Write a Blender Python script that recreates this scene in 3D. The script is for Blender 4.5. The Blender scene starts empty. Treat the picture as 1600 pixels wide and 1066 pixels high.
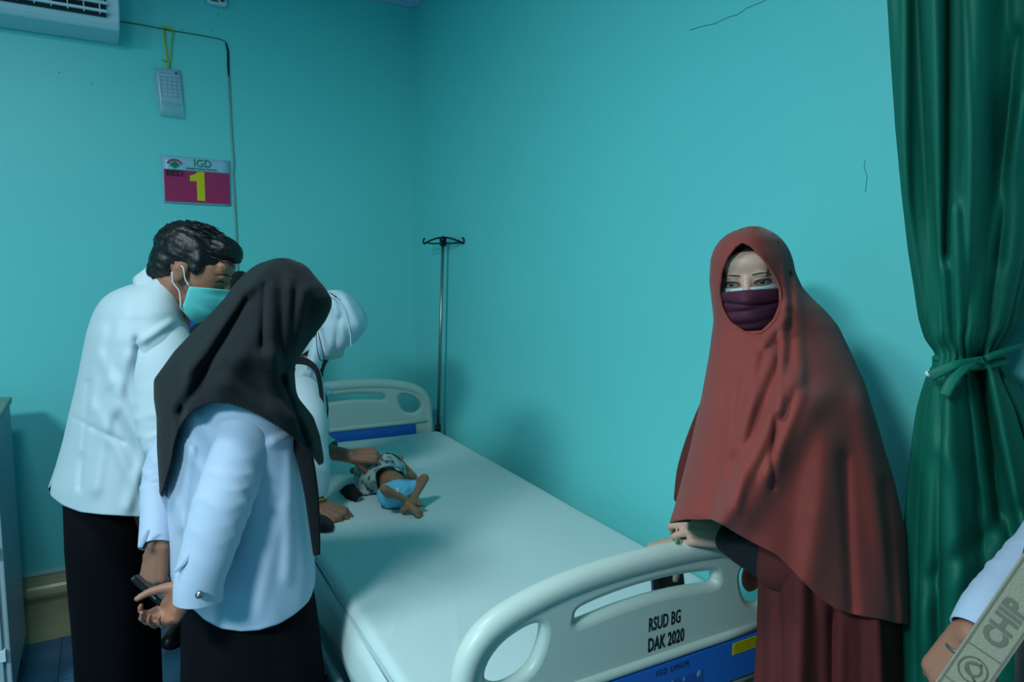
import bpy, bmesh, math, random
import numpy as np
from mathutils import Vector, Matrix, Quaternion, noise
from mathutils.bvhtree import BVHTree

# ------------------------------------------------------------------ camera
S = bpy.context.scene
COL = S.collection
F_PX = 1088.0
RC = Matrix(((0.86172161, 0.04686713, -0.50521217),
             (-0.50724071, 0.10302098, -0.85562465),
             (0.01194679, 0.99357443, 0.11254832)))
q = RC.to_quaternion(); q.normalize()
RC = q.to_matrix()
CAM = Vector((0, 0, 1.6))
cd = bpy.data.cameras.new('camera')
cd.sensor_width = 36.0
cd.lens = F_PX / 1600 * 36.0
cd.clip_start = 0.05
co = bpy.data.objects.new('camera', cd)
COL.objects.link(co)
co.matrix_world = Matrix.Translation(CAM) @ RC.to_4x4()
S.camera = co

# ------------------------------------------------------------------ world, light, exposure
S.view_settings.view_transform = 'Standard'
S.view_settings.look = 'None'
S.view_settings.gamma = 1
S.view_settings.use_curve_mapping = False
S.view_settings.exposure = 0.0
try:
    S.cycles.use_denoising = True
    S.cycles.max_bounces = 8
except Exception:
    pass
W = bpy.data.worlds.new('world')
S.world = W
W.use_nodes = True
W.node_tree.nodes['Background'].inputs[0].default_value = (0.5, 0.7, 0.8, 1)
W.node_tree.nodes['Background'].inputs[1].default_value = 0.1


def lamp(name, loc, power, sx, sy, color, spread=math.pi):
    l = bpy.data.lights.new(name, 'AREA')
    l.shape = 'RECTANGLE'
    l.size = sx
    l.size_y = sy
    l.energy = power
    l.color = color
    l.spread = spread
    o = bpy.data.objects.new(name, l)
    COL.objects.link(o)
    o.location = loc
    return o


LAMPS = [((-0.40, 1.25, 2.82), 20.0, .32, .32), ((-1.9, 0.0, 2.80), 125.0, .6, .6)]
for i, (lc, pw, sx, sy) in enumerate(LAMPS):
    lamp('ceiling_lamp_light', lc, pw, sx, sy, (0.80, 0.95, 1.0))


# ------------------------------------------------------------------ helpers
def lin(c):
    return tuple((x / 255 / 12.92 if x / 255 <= 0.04045 else ((x / 255 + .055) / 1.055) ** 2.4) for x in c)


def mat(name, rgb, rough=0.6, spec=0.3, metal=0.0, bump=0.0, bscale=300.0, var=0.0, vscale=8.0, sheen=0.0, sss=0.0,
        emit=None, alpha=1.0, coat=0.0, stretch=None, trans=0.0):
    m = bpy.data.materials.new(name)
    m.use_nodes = True
    nt = m.node_tree
    b = nt.nodes['Principled BSDF']
    c = lin(rgb)
    b.inputs['Base Color'].default_value = (*c, 1)
    b.inputs['Roughness'].default_value = rough
    b.inputs['Metallic'].default_value = metal
    b.inputs['Specular IOR Level'].default_value = spec
    b.inputs['Alpha'].default_value = alpha
    b.inputs['Coat Weight'].default_value = coat
    b.inputs['Transmission Weight'].default_value = trans
    if sheen:
        b.inputs['Sheen Weight'].default_value = sheen
    if sss:
        b.inputs['Subsurface Weight'].default_value = sss
        b.inputs['Subsurface Radius'].default_value = (0.012, 0.005, 0.003)
        b.inputs['Subsurface Scale'].default_value = 1.0
    if emit:
        b.inputs['Emission Color'].default_value = (*emit[0], 1)
        b.inputs['Emission Strength'].default_value = emit[1]
    if var or bump:
        tc = nt.nodes.new('ShaderNodeTexCoord')
        src = tc.outputs['Object']
        if stretch:
            mp = nt.nodes.new('ShaderNodeMapping')
            mp.inputs['Scale'].default_value = stretch
            nt.links.new(src, mp.inputs[0])
            src = mp.outputs[0]
    if var:
        n = nt.nodes.new('ShaderNodeTexNoise')
        n.inputs['Scale'].default_value = vscale
        n.inputs['Detail'].default_value = 5
        nt.links.new(src, n.inputs['Vector'])
        mx = nt.nodes.new('ShaderNodeMix')
        mx.data_type = 'RGBA'
        mx.inputs[6].default_value = (*[x * (1 - var) for x in c], 1)
        mx.inputs[7].default_value = (*[min(1, x * (1 + var)) for x in c], 1)
        nt.links.new(n.outputs['Fac'], mx.inputs[0])
        nt.links.new(mx.outputs[2], b.inputs['Base Color'])
    if bump:
        n = nt.nodes.new('ShaderNodeTexNoise')
        n.inputs['Scale'].default_value = bscale
        n.inputs['Detail'].default_value = 3
        nt.links.new(src, n.inputs['Vector'])
        bp = nt.nodes.new('ShaderNodeBump')
        bp.inputs['Strength'].default_value = bump
        bp.inputs['Distance'].default_value = 0.002
        nt.links.new(n.outputs['Fac'], bp.inputs['Height'])
        nt.links.new(bp.outputs[0], b.inputs['Normal'])
    return m


def tag(o, label, cat, group=None, kind=None):
    if label:
        o['label'] = label
    if cat:
        o['category'] = cat
    if group:
        o['group'] = group
    if kind:
        o['kind'] = kind
    return o


def thing(name, label, cat, loc=(0, 0, 0), group=None, rotz=0.0):
    o = bpy.data.objects.new(name, None)
    COL.objects.link(o)
    o.location = loc
    o.rotation_euler = (0, 0, rotz)
    o.empty_display_size = 0.1
    return tag(o, label, cat, group)


def link(name, me, m, parent=None, smooth=True, world=True, auto=None):
    o = bpy.data.objects.new(name, me)
    COL.objects.link(o)
    if m is not None:
        if isinstance(m, (list, tuple)):
            for k in m:
                me.materials.append(k)
        else:
            me.materials.append(m)
    if smooth and len(me.polygons):
        me.polygons.foreach_set('use_smooth', [True] * len(me.polygons))
    if parent is not None:
        o.parent = parent
        if world and parent.type == 'EMPTY':
            o.matrix_parent_inverse = (Matrix.Translation(parent.location) @ parent.rotation_euler.to_matrix().to_4x4()).inverted()
    return o


def from_py(name, vs, fs, m, parent=None, smooth=True, world=True):
    me = bpy.data.meshes.new(name)
    me.from_pydata([tuple(v) for v in vs], [], fs)
    me.validate()
    me.update()
    return link(name, me, m, parent, smooth, world)


def from_bm(name, bm, m, parent=None, smooth=False, world=True):
    me = bpy.data.meshes.new(name)
    bm.normal_update()
    bm.to_mesh(me)
    bm.free()
    return link(name, me, m, parent, smooth, world)


def apply_mods(o):
    bpy.context.view_layer.update()
    dg = bpy.context.evaluated_depsgraph_get()
    me = bpy.data.meshes.new_from_object(o.evaluated_get(dg))
    old = o.data
    o.modifiers.clear()
    o.data = me
    me.name = old.name
    bpy.data.meshes.remove(old)
    return o


def origin(o):
    """put a top-level mesh's origin at the middle of its base"""
    n = len(o.data.vertices)
    a = np.empty(3 * n, np.float32)
    o.data.vertices.foreach_get('co', a)
    a = a.reshape(-1, 3)
    c = Vector(((a[:, 0].min() + a[:, 0].max()) / 2, (a[:, 1].min() + a[:, 1].max()) / 2, a[:, 2].min()))
    o.data.transform(Matrix.Translation(-c))
    o.location = c
    return o


def bx(bm, x0, x1, y0, y1, z0, z1, bev=0.0, seg=2):
    r = bmesh.ops.create_cube(bm, size=1)
    vs = r['verts']
    for v in vs:
        v.co = Vector(((x0 + x1) / 2 + v.co.x * (x1 - x0), (y0 + y1) / 2 + v.co.y * (y1 - y0), (z0 + z1) / 2 + v.co.z * (z1 - z0)))
    if bev:
        es = list({e for v in vs for e in v.link_edges})
        bmesh.ops.bevel(bm, geom=es, offset=bev, segments=seg, affect='EDGES', profile=0.5)
    return bm


def box(name, x0, x1, y0, y1, z0, z1, m, parent=None, bev=0.0, world=True, seg=2):
    bm = bmesh.new()
    bx(bm, x0, x1, y0, y1, z0, z1, bev, seg)
    return from_bm(name, bm, m, parent, False, world)


def tube_data(pts, rad, seg=12, ry=None, flat=None, caps=True, sub=0, fold=None):
    """sweep; rad per point; ry: ratio of second radius; sub: smooth resampling"""
    pts = [Vector(p) for p in pts]
    rad = list(rad) if hasattr(rad, '__len__') else [rad] * len(pts)
    if sub:
        P2, R2 = [], []
        n = len(pts)
        for i in range(n - 1):
            p0, p1, p2, p3 = pts[max(i - 1, 0)], pts[i], pts[i + 1], pts[min(i + 2, n - 1)]
            r0, r1, r2, r3 = rad[max(i - 1, 0)], rad[i], rad[i + 1], rad[min(i + 2, n - 1)]
            for k in range(sub):
                t = k / sub
                h = lambda a, b, c, d: 0.5 * ((2 * b) + (c - a) * t + (2 * a - 5 * b + 4 * c - d) * t * t + (3 * b - a - 3 * c + d) * t ** 3)
                P2.append(h(p0, p1, p2, p3))
                R2.append(h(r0, r1, r2, r3))
        P2.append(pts[-1])
        R2.append(rad[-1])
        pts, rad = P2, R2
    n = len(pts)
    T = []
    for i in range(n):
        t = pts[min(i + 1, n - 1)] - pts[max(i - 1, 0)]
        T.append(t.normalized() if t.length > 1e-9 else Vector((0, 0, 1)))
    ref = flat if flat is not None else (Vector((0, 0, 1)) if abs(T[0].z) < .9 else Vector((1, 0, 0)))
    N = (ref - T[0] * ref.dot(T[0])).normalized()
    vs, fs = [], []
    k = ry if ry else 1.0
    for i in range(n):
        if i:
            N = N - T[i] * N.dot(T[i])
            N.normalize()
        B = T[i].cross(N)
        for j in range(seg):
            a = 2 * math.pi * j / seg
            r = rad[i]
            if fold:
                r *= 1 + fold(i / (n - 1), a)
            vs.append(pts[i] + N * (r * k * math.cos(a)) + B * (r * math.sin(a)))
    for i in range(n - 1):
        for j in range(seg):
            j2 = (j + 1) % seg
            fs.append((i * seg + j, i * seg + j2, (i + 1) * seg + j2, (i + 1) * seg + j))
    if caps:
        fs.append(tuple(range(seg - 1, -1, -1)))
        fs.append(tuple((n - 1) * seg + j for j in range(seg)))
    return vs, fs


def tube(name, pts, rad, m, parent=None, **k):
    world = k.pop('world', True)
    vs, fs = tube_data(pts, rad, **k)
    return from_py(name, vs, fs, m, parent, True, world)


def merge(*ds):
    V, Fc = [], []
    for vs, fs in ds:
        o = len(V)
        V += list(vs)
        Fc += [tuple(i + o for i in f) for f in fs]
    return V, Fc


# view-frame helpers: real points in the room read off the photograph at a known distance / plane
FH = Vector((-RC[0][2], -RC[1][2], 0)).normalized()
RH = Vector((FH.y, -FH.x, 0))
UP = Vector((0, 0, 1))


def ray(px, py):
    return RC @ Vector((px - 800.0, -(py - 533.0), -F_PX))


def V(px, py, d):
    r = ray(px, py)
    return CAM + r * (d / r.dot(FH))


def Zp(px, py, z):
    r = ray(px, py)
    return CAM + r * ((z - CAM.z) / r.z)


def Yp(px, py, y):
    r = ray(px, py)
    return CAM + r * ((y - CAM.y) / r.y)


def Xp(px, py, x):
    r = ray(px, py)
    return CAM + r * ((x - CAM.x) / r.x)


def ph(n, d):
    return n * d / F_PX


def interp(tab, x):
    if x <= tab[0][0]:
        return tab[0][1]
    for (a, b), (c, d) in zip(tab, tab[1:]):
        if x <= c:
            t = (x - a) / (c - a)
            return b + (d - b) * t
    return tab[-1][1]


def sm_interp(tab, x, w):
    return (interp(tab, x - w) + 2 * interp(tab, x) + interp(tab, x + w)) / 4


def garment(name, left, right, depth, thick, hem, top, m, parent, N=120, M=90, fold=None, ridges=(), gamma=1.0, back=-1,
            solid=0.0025, sw=10, cut=None, zig=0.0, post=None, pow_=1.0, sub=False):
    """cloth tube. left/right: profile tables py->px; depth: py->distance; thick: py->half depth in m;
    hem: degrees->py; fold(theta, py)->m outwards; ridges (x0,y0,x1,y1,w,h) raise folds on the near side"""
    vs = []
    for i in range(M + 1):
        v = (i / M) ** gamma
        for j in range(N):
            th = 2 * math.pi * j / N
            deg = math.degrees(th)
            if deg > 180:
                deg -= 360
            hy = interp(hem, deg)
            if zig:
                hy += zig * (1 if j % 2 else -1)
            py = top + (hy - top) * v
            l = sm_interp(left, py, sw)
            r = sm_interp(right, py, sw)
            if i == 0 and gamma > 1.01:
                l = r = (l + r) / 2
            c, h = (l + r) / 2, (r - l) / 2
            d = sm_interp(depth, py, sw)
            b = sm_interp(thick, py, sw)
            if i == 0 and gamma > 1.01:
                b = 0.002
            ct, st = math.cos(th), math.sin(th)
            ct = math.copysign(abs(ct) ** pow_, ct)
            st = math.copysign(abs(st) ** pow_, st)
            fo = fold(th, py) if fold else 0.0
            x = c + (h + fo * F_PX / d * 0.6) * ct
            dd = d - (b + fo) * st
            if st > 0:
                for (x0, y0, x1, y1, w, hh) in ridges:
                    dx, dy = x1 - x0, y1 - y0
                    L2 = dx * dx + dy * dy
                    t = ((x - x0) * dx + (py - y0) * dy) / L2
                    fade = 1.0
                    if t < 0:
                        fade = math.exp(-(t * math.sqrt(L2) / (1.5 * w)) ** 2)
                    elif t > 1:
                        fade = math.exp(-((t - 1) * math.sqrt(L2) / (1.5 * w)) ** 2)
                    dist = abs((x - x0) * dy - (py - y0) * dx) / math.sqrt(L2)
                    if dist < 3 * w:
                        dd -= hh * fade * math.exp(-(dist / w) ** 2) * min(1, st * 2.5)
            p = V(x, py, dd)
            vs.append(p)
    fs = []
    for i in range(M):
        for j in range(N):
            j2 = (j + 1) % N
            fs.append((i * N + j, (i + 1) * N + j, (i + 1) * N + j2, i * N + j2))
    if gamma > 1.01:
        fs.append(tuple(range(N)))
    o = from_py(name, vs, fs, m, parent)
    if post:
        post(o)
    if cut:
        cut_hole(o, *cut)
    if solid:
        md = o.modifiers.new('s', 'SOLIDIFY')
        md.thickness = solid
        md.offset = -1
        apply_mods(o)
        o.data.polygons.foreach_set('use_smooth', [True] * len(o.data.polygons))
    return o


def cut_hole(o, poly, dist, near):
    """cut a convex opening given by pixel outline at distance dist, only on the side nearer than near"""
    bm = bmesh.new()
    bm.from_mesh(o.data)
    P = [V(x, y, dist) for x, y in poly]
    cen = sum(P, Vector()) / len(P)
    fwd = (cen - CAM).normalized()

    def region(f):
        c = f.calc_center_median()
        return (c - CAM).dot(FH) < near and (c - cen - fwd * (c - cen).dot(fwd)).length < 0.14
    n = len(P)
    nrm = []
    for i in range(n):
        a, b = P[i], P[(i + 1) % n]
        nn = (b - a).cross(fwd).normalized()
        if nn.dot(cen - a) > 0:
            nn = -nn
        nrm.append((a, nn))
        fs = [f for f in bm.faces if region(f)]
        es = list({e for f in fs for e in f.edges})
        vv = list({v for f in fs for v in f.verts})
        bmesh.ops.bisect_plane(bm, geom=fs + es + vv, plane_co=a, plane_no=nn, dist=1e-6)
    dead = []
    for f in bm.faces:
        if region(f):
            c = f.calc_center_median()
            if all((c - a).dot(nn) < 1e-6 for a, nn in nrm):
                dead.append(f)
    bmesh.ops.delete(bm, geom=dead, context='FACES')
    bm.to_mesh(o.data)
    bm.free()


def wr(*terms):
    """sum of cosine folds: (k, amp, phase, drift per 100 px, y0, y1) amplitude ramps from y0 to y1"""
    def f(th, py):
        s = 0
        for (k, a, p, dr, y0, y1) in terms:
            t = min(1, max(0, (py - y0) / (y1 - y0)))
            s += a * t * math.cos(k * th + p + dr * py / 100.0)
        return s
    return f


# ---- bodies: union of tapered capsules and ellipsoids, remeshed to one skin
def capsule(bm, a, b, ra, rb, seg=12):
    a, b = Vector(a), Vector(b)
    d = b - a
    L = d.length
    if L < 1e-6:
        return ell(bm, a, (ra, ra, ra))
    z = d / L
    pts, rs = [], []
    for k in range(5):
        t = math.pi / 2 * (1 - k / 4)
        pts.append(a - z * ra * math.sin(t)); rs.append(max(ra * math.cos(t), 1e-4))
    for k in range(5):
        t = math.pi / 2 * k / 4
        pts.append(b + z * rb * math.sin(t)); rs.append(max(rb * math.cos(t), 1e-4))
    T = z
    ref = Vector((0, 0, 1)) if abs(z.z) < .9 else Vector((1, 0, 0))
    N = (ref - T * ref.dot(T)).normalized()
    B = T.cross(N)
    rows = []
    for p, r in zip(pts, rs):
        rows.append([bm.verts.new(p + N * (r * math.cos(2 * math.pi * j / seg)) + B * (r * math.sin(2 * math.pi * j / seg))) for j in range(seg)])
    for i in range(len(rows) - 1):
        for j in range(seg):
            j2 = (j + 1) % seg
            bm.faces.new((rows[i][j], rows[i][j2], rows[i + 1][j2], rows[i + 1][j]))
    bm.faces.new(rows[0][::-1])
    bm.faces.new(rows[-1])


def ell(bm, c, r, M=None):
    res = bmesh.ops.create_icosphere(bm, subdivisions=3, radius=1)
    for v in res['verts']:
        p = Vector((v.co.x * r[0], v.co.y * r[1], v.co.z * r[2]))
        if M is not None:
            p = M @ p
        v.co = Vector(c) + p


def frame(o, fwd, up=UP):
    """matrix whose +Y looks along fwd"""
    y = Vector(fwd).normalized()
    z = Vector(up) - y * Vector(up).dot(y)
    z.normalize()
    x = y.cross(z)
    return Matrix.Translation(o) @ Matrix((x, y, z)).transposed().to_4x4()


def head_shape(bm, M, s=1.0, nose=1.0):
    R = M.to_3x3()

    def E(c, r, rot=None):
        ell(bm, M @ (Vector(c) * s), [q_ * s for q_ in r], R if rot is None else R @ rot)
    E((0, -.018, .038), (.074, .094, .082))
    E((0, .028, .01), (.066, .062, .09))
    E((0, .035, -.045), (.058, .052, .062))
    E((0, .052, -.088), (.034, .034, .026))
    E((0, .074, .048), (.05, .022, .03))
    for sx in (-1, 1):
        E((sx * .034, .056, -.03), (.025, .024, .026))     # cheek
        E((sx * .024, .082, .024), (.020, .012, .007))     # brow ridge
        ax = Matrix.Rotation(math.radians(-15), 3, 'X')
        E((sx * .076, -.012, .0), (.008, .019, .031), ax)    # ear
        E((sx * .081, -.017, .012), (.006, .012, .016), ax)
    if nose:
        capsule(bm, M @ (Vector((0, .086, .02)) * s), M @ (Vector((0, .104, -.028)) * s), .009 * s, .0125 * s)
        for sx in (-1, 1):
            E((sx * .011, .092, -.032), (.008, .011, .008))
        E((0, .086, -.060), (.021, .009, .0055))
        E((0, .083, -.070), (.018, .009, .006))


def hand_shape(bm, wr_, ydir, back, right=True, s=1.0, curl=(20, 30, 25), thumb=(35, 20, 20), spread=6, curls=None, thumb_out=35):
    y = Vector(ydir).normalized()
    z = (Vector(back) - y * Vector(back).dot(y)).normalized()
    x = y.cross(z) * (-1 if right else 1)
    M3 = Matrix((x, y, z)).transposed()
    o = Vector(wr_)

    def L(p):
        return o + M3 @ (Vector(p) * s)
    kn = [(.029, .086, .003), (.010, .091, .006), (-.010, .087, .004), (-.028, .078, -.001)]
    for k in kn:
        capsule(bm, L((k[0] * .55, .004, 0)), L(k), .0155 * s, .0115 * s)
    capsule(bm, L((.012, .012, -.006)), L((.024, .07, -.006)), .016 * s, .010 * s)
    capsule(bm, L((-.014, .012, -.006)), L((-.022, .06, -.008)), .016 * s, .012 * s)
    ln = [(.040, .025, .020), (.044, .028, .021), (.040, .026, .020), (.032, .020, .018)]
    rr = [.0088, .0090, .0084, .0075]
    for i in range(4):
        c3 = curls[i] if curls else curl
        p = Vector(kn[i])
        sp = math.radians((1.5 - i) * spread)
        a = 0
        for j in range(3):
            a += math.radians(c3[j])
            d = Vector((math.sin(sp) * math.cos(a), math.cos(a) * math.cos(sp), -math.sin(a)))
            p2 = p + d * ln[i][j]
            capsule(bm, L(p), L(p2), rr[i] * (1 - .1 * j) * s, rr[i] * (1 - .1 * (j + 1)) * s, 10)
            p = p2
    p = Vector((.020, .022, -.008))
    ta = math.radians(thumb_out)
    dn = math.radians(thumb[0])
    lens, rs = (.040, .028, .021), (.0145, .0115, .0098, .0085)
    for j in range(3):
        d = Vector((math.sin(ta) * math.cos(dn), math.cos(ta) * math.cos(dn), -math.sin(dn)))
        p2 = p + d * lens[j]
        capsule(bm, L(p), L(p2), rs[j] * s, rs[j + 1] * s, 10)
        p = p2
        ta -= math.radians(thumb[1] if j == 0 else thumb[2])
    return L, M3


def skin_mesh(name, bm, m, parent, voxel=0.005, smooth=4):
    me = bpy.data.meshes.new(name)
    bm.to_mesh(me)
    bm.free()
    o = link(name, me, m, parent)
    md = o.modifiers.new('r', 'REMESH')
    md.mode = 'VOXEL'
    md.voxel_size = voxel
    md.use_smooth_shade = True
    if smooth:
        sm = o.modifiers.new('s', 'SMOOTH')
        sm.factor = 0.5
        sm.iterations = smooth
    apply_mods(o)
    o.data.polygons.foreach_set('use_smooth', [True] * len(o.data.polygons))
    return o


def limbs(bm, J):
    for a, b, ra, rb in J:
        capsule(bm, a, b, ra, rb, 14)


def shoe(name, at_, dirv, m, parent):
    bm = bmesh.new()
    d = Vector(dirv).normalized()
    p = Vector(at_)
    capsule(bm, p + Vector((0, 0, .045)) - d * .03, p + Vector((0, 0, .035)) + d * .15, .042, .034)
    capsule(bm, p + Vector((0, 0, .03)) - d * .03, p + Vector((0, 0, .028)) + d * .13, .03, .028)
    for v in bm.verts:
        v.co.z = max(v.co.z, 0.002)
    return skin_mesh(name, bm, m, parent, 0.008, 2)


def face_mask(name, M, s, m, parent, ztop=.012, zbot=-.105, wide=1.0, pleats=3, pl=.0016, loops=True, strap=None, bulge=0.0, earz=.005,
              side_top=-.028, side_bot=-.075, nu=40, nv=26, sag=0.0, creases=()):
    """soft face covering shaped round nose and chin, with ear loops"""
    vs = []
    for i in range(nv + 1):
        v = i / nv
        for j in range(nu + 1):
            u = -1 + 2 * j / nu
            a = u * math.radians(78)
            e = abs(u) ** 2.2
            zt = ztop * (1 - e) + side_top * e
            zb = zbot * (1 - e) + side_bot * e
            z = zt + (zb - zt) * v
            t = (z + .105) / .12
            ry = .098 + .018 * math.exp(-((z + .03) / .022) ** 2) * math.exp(-(u / .22) ** 2) - .030 * max(0, (-.06 - z) / .045) ** 1.5
            rx = (.072 - .014 * max(0, (-.03 - z) / .07)) * wide
            ry += bulge * math.exp(-(u / .6) ** 2) * math.sin(math.pi * min(1, max(0, v)))
            ry += pl * math.cos(v * math.pi * 2 * pleats) * (1 - abs(u) ** 4)
            for (v0, k0, w0, h0) in creases:
                ry -= h0 * math.exp(-((v - v0 - k0 * u) / w0) ** 2) * math.exp(-(u / .7) ** 4)
            x = rx * math.sin(a)
            y = -.004 + ry * math.cos(a) ** .9 if math.cos(a) > 0 else -.004
            if sag:
                z -= sag * math.sin(math.pi * v) * math.cos(u * math.pi) * .5
            vs.append(M @ (Vector((x, y, z)) * s))
    fs = []
    for i in range(nv):
        for j in range(nu):
            a = i * (nu + 1) + j
            fs.append((a, a + nu + 1, a + nu + 2, a + 1))
    o = from_py(name, vs, fs, m, parent)
    md = o.modifiers.new('s', 'SOLIDIFY')
    md.thickness = .0018
    apply_mods(o)
    o.data.polygons.foreach_set('use_smooth', [True] * len(o.data.polygons))
    if loops:
        for sx in (-1, 1):
            up_ = [(sx * .0705 * wide, .018, side_top + .002), (sx * .077, .004, -.006), (sx * .083, -.010, .018 + earz), (sx * .082, -.030, .016)]
            lo_ = [(sx * .068 * wide, .018, side_bot + .002), (sx * .074, .002, -.045), (sx * .080, -.020, -.026), (sx * .083, -.030, .0)]
            for pts in (up_, lo_):
                tube('ear_loop', [M @ (Vector(p) * s) for p in pts], .0016 * s, strap, o, seg=6, sub=4)
    return o


# ------------------------------------------------------------------ materials
M_WALL = mat('wall_paint', (108, 213, 213), rough=.42, spec=.4, var=.05, vscale=1.3, bump=.12, bscale=60)
M_CEIL = mat('ceiling_paint', (205, 225, 232), rough=.8)
M_PLASTER = mat('white_cornice', (165, 195, 225), rough=.6)
M_FLOOR = mat('floor_vinyl', (52, 100, 132), rough=.38, spec=.4, var=.12, vscale=22)
M_SEAM = mat('floor_seam', (28, 60, 85), rough=.7)
M_BASE = mat('skirting_vinyl', (172, 158, 118), rough=.3, spec=.5, var=.06, vscale=9)
M_BASE2 = mat('skirting_cap', (170, 185, 185), rough=.35)
M_BEDPL = mat('bed_plastic', (196, 212, 205), rough=.38, spec=.45, var=.02, vscale=6)
M_BLUE = mat('blue_panel', (36, 112, 205), rough=.32, spec=.45)
M_MATT = mat('mattress_sheet', (194, 216, 216), rough=.75, bump=.15, bscale=500, var=.02, vscale=5)
M_MSIDE = mat('mattress_side', (175, 196, 205), rough=.5, bump=.2, bscale=500)
M_STEEL = mat('steel', (150, 155, 155), rough=.3, metal=.9)
M_RAIL = mat('rail_grey', (150, 175, 180), rough=.4, metal=.2)
M_DARK = mat('dark_rubber', (14, 16, 18), rough=.6)
M_BLKPL = mat('black_plastic', (15, 18, 20), rough=.4)
M_INK = mat('print_black', (25, 32, 34), rough=.7)
M_YEL = mat('sticker_yellow', (198, 190, 22), rough=.5)
M_SKIN = mat('skin_brown', (150, 104, 84), rough=.5, spec=.35, sss=.08, var=.08, vscale=30, bump=.1, bscale=250)
M_SKIN2 = mat('skin_pale', (196, 156, 138), rough=.42, spec=.4, sss=.08, var=.05, vscale=30, bump=.06, bscale=250)
M_SKIN3 = mat('skin_child', (150, 108, 80), rough=.5, spec=.3, sss=.06, var=.08, vscale=40)
M_SOLE = mat('skin_sole', (190, 145, 130), rough=.5)
M_HAIR = mat('hair_black', (14, 15, 17), rough=.45, spec=.4, bump=.8, bscale=90, stretch=(1, 1, .35))
M_COAT = mat('white_coat', (186, 204, 212), rough=.8, bump=.25, bscale=700, sheen=.1)
M_BLOUSE = mat('pale_blouse', (170, 188, 212), rough=.7, bump=.2, bscale=700, sheen=.1)
M_BLACKC = mat('black_cloth', (25, 30, 33), rough=.85, spec=.15, bump=.25, bscale=600, sheen=.06)
M_TROUS = mat('black_trousers', (9, 10, 15), rough=.9, spec=.1, bump=.2, bscale=600)
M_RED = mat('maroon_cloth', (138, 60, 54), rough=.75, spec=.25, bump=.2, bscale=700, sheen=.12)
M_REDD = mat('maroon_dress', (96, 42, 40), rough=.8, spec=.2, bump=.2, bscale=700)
M_PURP = mat('plum_cloth_mask', (74, 28, 50), rough=.7, bump=.2, bscale=600)
M_SMASK = mat('surgical_mask', (95, 200, 198), rough=.55, spec=.4)
M_WMASK = mat('white_mask', (178, 202, 200), rough=.7)
M_WHIJ = mat('white_scarf', (176, 204, 216), rough=.7, bump=.2, bscale=600)
M_LOOP = mat('white_elastic', (225, 230, 235), rough=.7)
M_CURT = mat('green_curtain', (6, 104, 86), rough=.62, spec=.35, bump=.25, bscale=500, var=.06, vscale=5)
M_CUFF = mat('black_lace_cuff', (20, 24, 30), rough=.8, bump=.9, bscale=260, var=.4, vscale=160)
M_GOLD = mat('gold', (230, 170, 40), rough=.3, metal=.8)
M_DIAP = mat('nappy_blue', (110, 190, 225), rough=.7, bump=.4, bscale=120)
M_WHITE = mat('white_plastic', (205, 225, 235), rough=.45)
M_ROYAL = mat('royal_blue_cloth', (20, 70, 215), rough=.7)
M_PINK = mat('pink_elastic', (215, 110, 140), rough=.7)
M_CAB = mat('cabinet_white', (150, 178, 188), rough=.4)
M_CABS = mat('cabinet_edge', (120, 145, 130), rough=.4)
M_STRAP = mat('strap_grey', (134, 132, 116), rough=.8, bump=.6, bscale=450)
M_STRAPT = mat('strap_letter', (96, 98, 86), rough=.85)
M_SCREEN = mat('phone_glass', (12, 22, 28), rough=.08, spec=.6)
M_PHBLUE = mat('phone_blue', (40, 55, 110), rough=.4)
M_PAPER = mat('paper', (205, 222, 245), rough=.5, spec=.5)
M_CLEAR = mat('clear_plastic', (170, 215, 225), rough=.15, alpha=.35, spec=.6)
M_RIBBON = mat('yellow_ribbon', (190, 185, 40), rough=.6)
M_CABLE = mat('cable_painted', (125, 165, 160), rough=.6)
M_CABLED = mat('cable_dark', (18, 40, 46), rough=.7)
M_SIGNP = mat('sign_magenta', (176, 44, 96), rough=.25, spec=.5)
M_SIGNW = mat('sign_white', (150, 195, 218), rough=.3, spec=.5)
M_SIGNG = mat('sign_green', (20, 135, 105), rough=.4)
M_SIGNR = mat('sign_red', (180, 70, 100), rough=.4)
M_SIGNY = mat('sign_yellow', (215, 200, 30), rough=.4)
M_BUTTON = mat('red_button', (220, 60, 60), rough=.4)
M_EYE = mat('eye_white', (112, 108, 108), rough=.25, spec=.6)
M_IRIS = mat('iris_dark', (22, 16, 14), rough=.2, spec=.6)
M_BROW = mat('brow_dark', (36, 26, 28), rough=.8)
M_LIGHT = mat('lamp_diffuser', (240, 250, 255), rough=.5, emit=((0.8, 0.95, 1.0), 1.5))


def batik_mat():
    m = mat('batik_cotton', (80, 110, 125), rough=.8)
    nt = m.node_tree
    b = nt.nodes['Principled BSDF']
    tc = nt.nodes.new('ShaderNodeTexCoord')
    vo = nt.nodes.new('ShaderNodeTexVoronoi')
    vo.inputs['Scale'].default_value = 42
    n = nt.nodes.new('ShaderNodeTexNoise')
    n.inputs['Scale'].default_value = 60
    nt.links.new(tc.outputs['Object'], vo.inputs['Vector'])
    nt.links.new(tc.outputs['Object'], n.inputs['Vector'])
    a = nt.nodes.new('ShaderNodeMath')
    a.operation = 'ADD'
    nt.links.new(vo.outputs['Distance'], a.inputs[0])
    nt.links.new(n.outputs['Fac'], a.inputs[1])
    cr = nt.nodes.new('ShaderNodeValToRGB')
    cr.color_ramp.elements[0].position = .55
    cr.color_ramp.elements[0].color = (*lin((48, 62, 100)), 1)
    cr.color_ramp.elements[1].position = 1.05
    cr.color_ramp.elements[1].color = (*lin((165, 185, 180)), 1)
    e = cr.color_ramp.elements.new(.8)
    e.color = (*lin((98, 122, 135)), 1)
    nt.links.new(a.outputs[0], cr.inputs[0])
    nt.links.new(cr.outputs[0], b.inputs['Base Color'])
    return m


M_BATIK = batik_mat()

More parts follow.
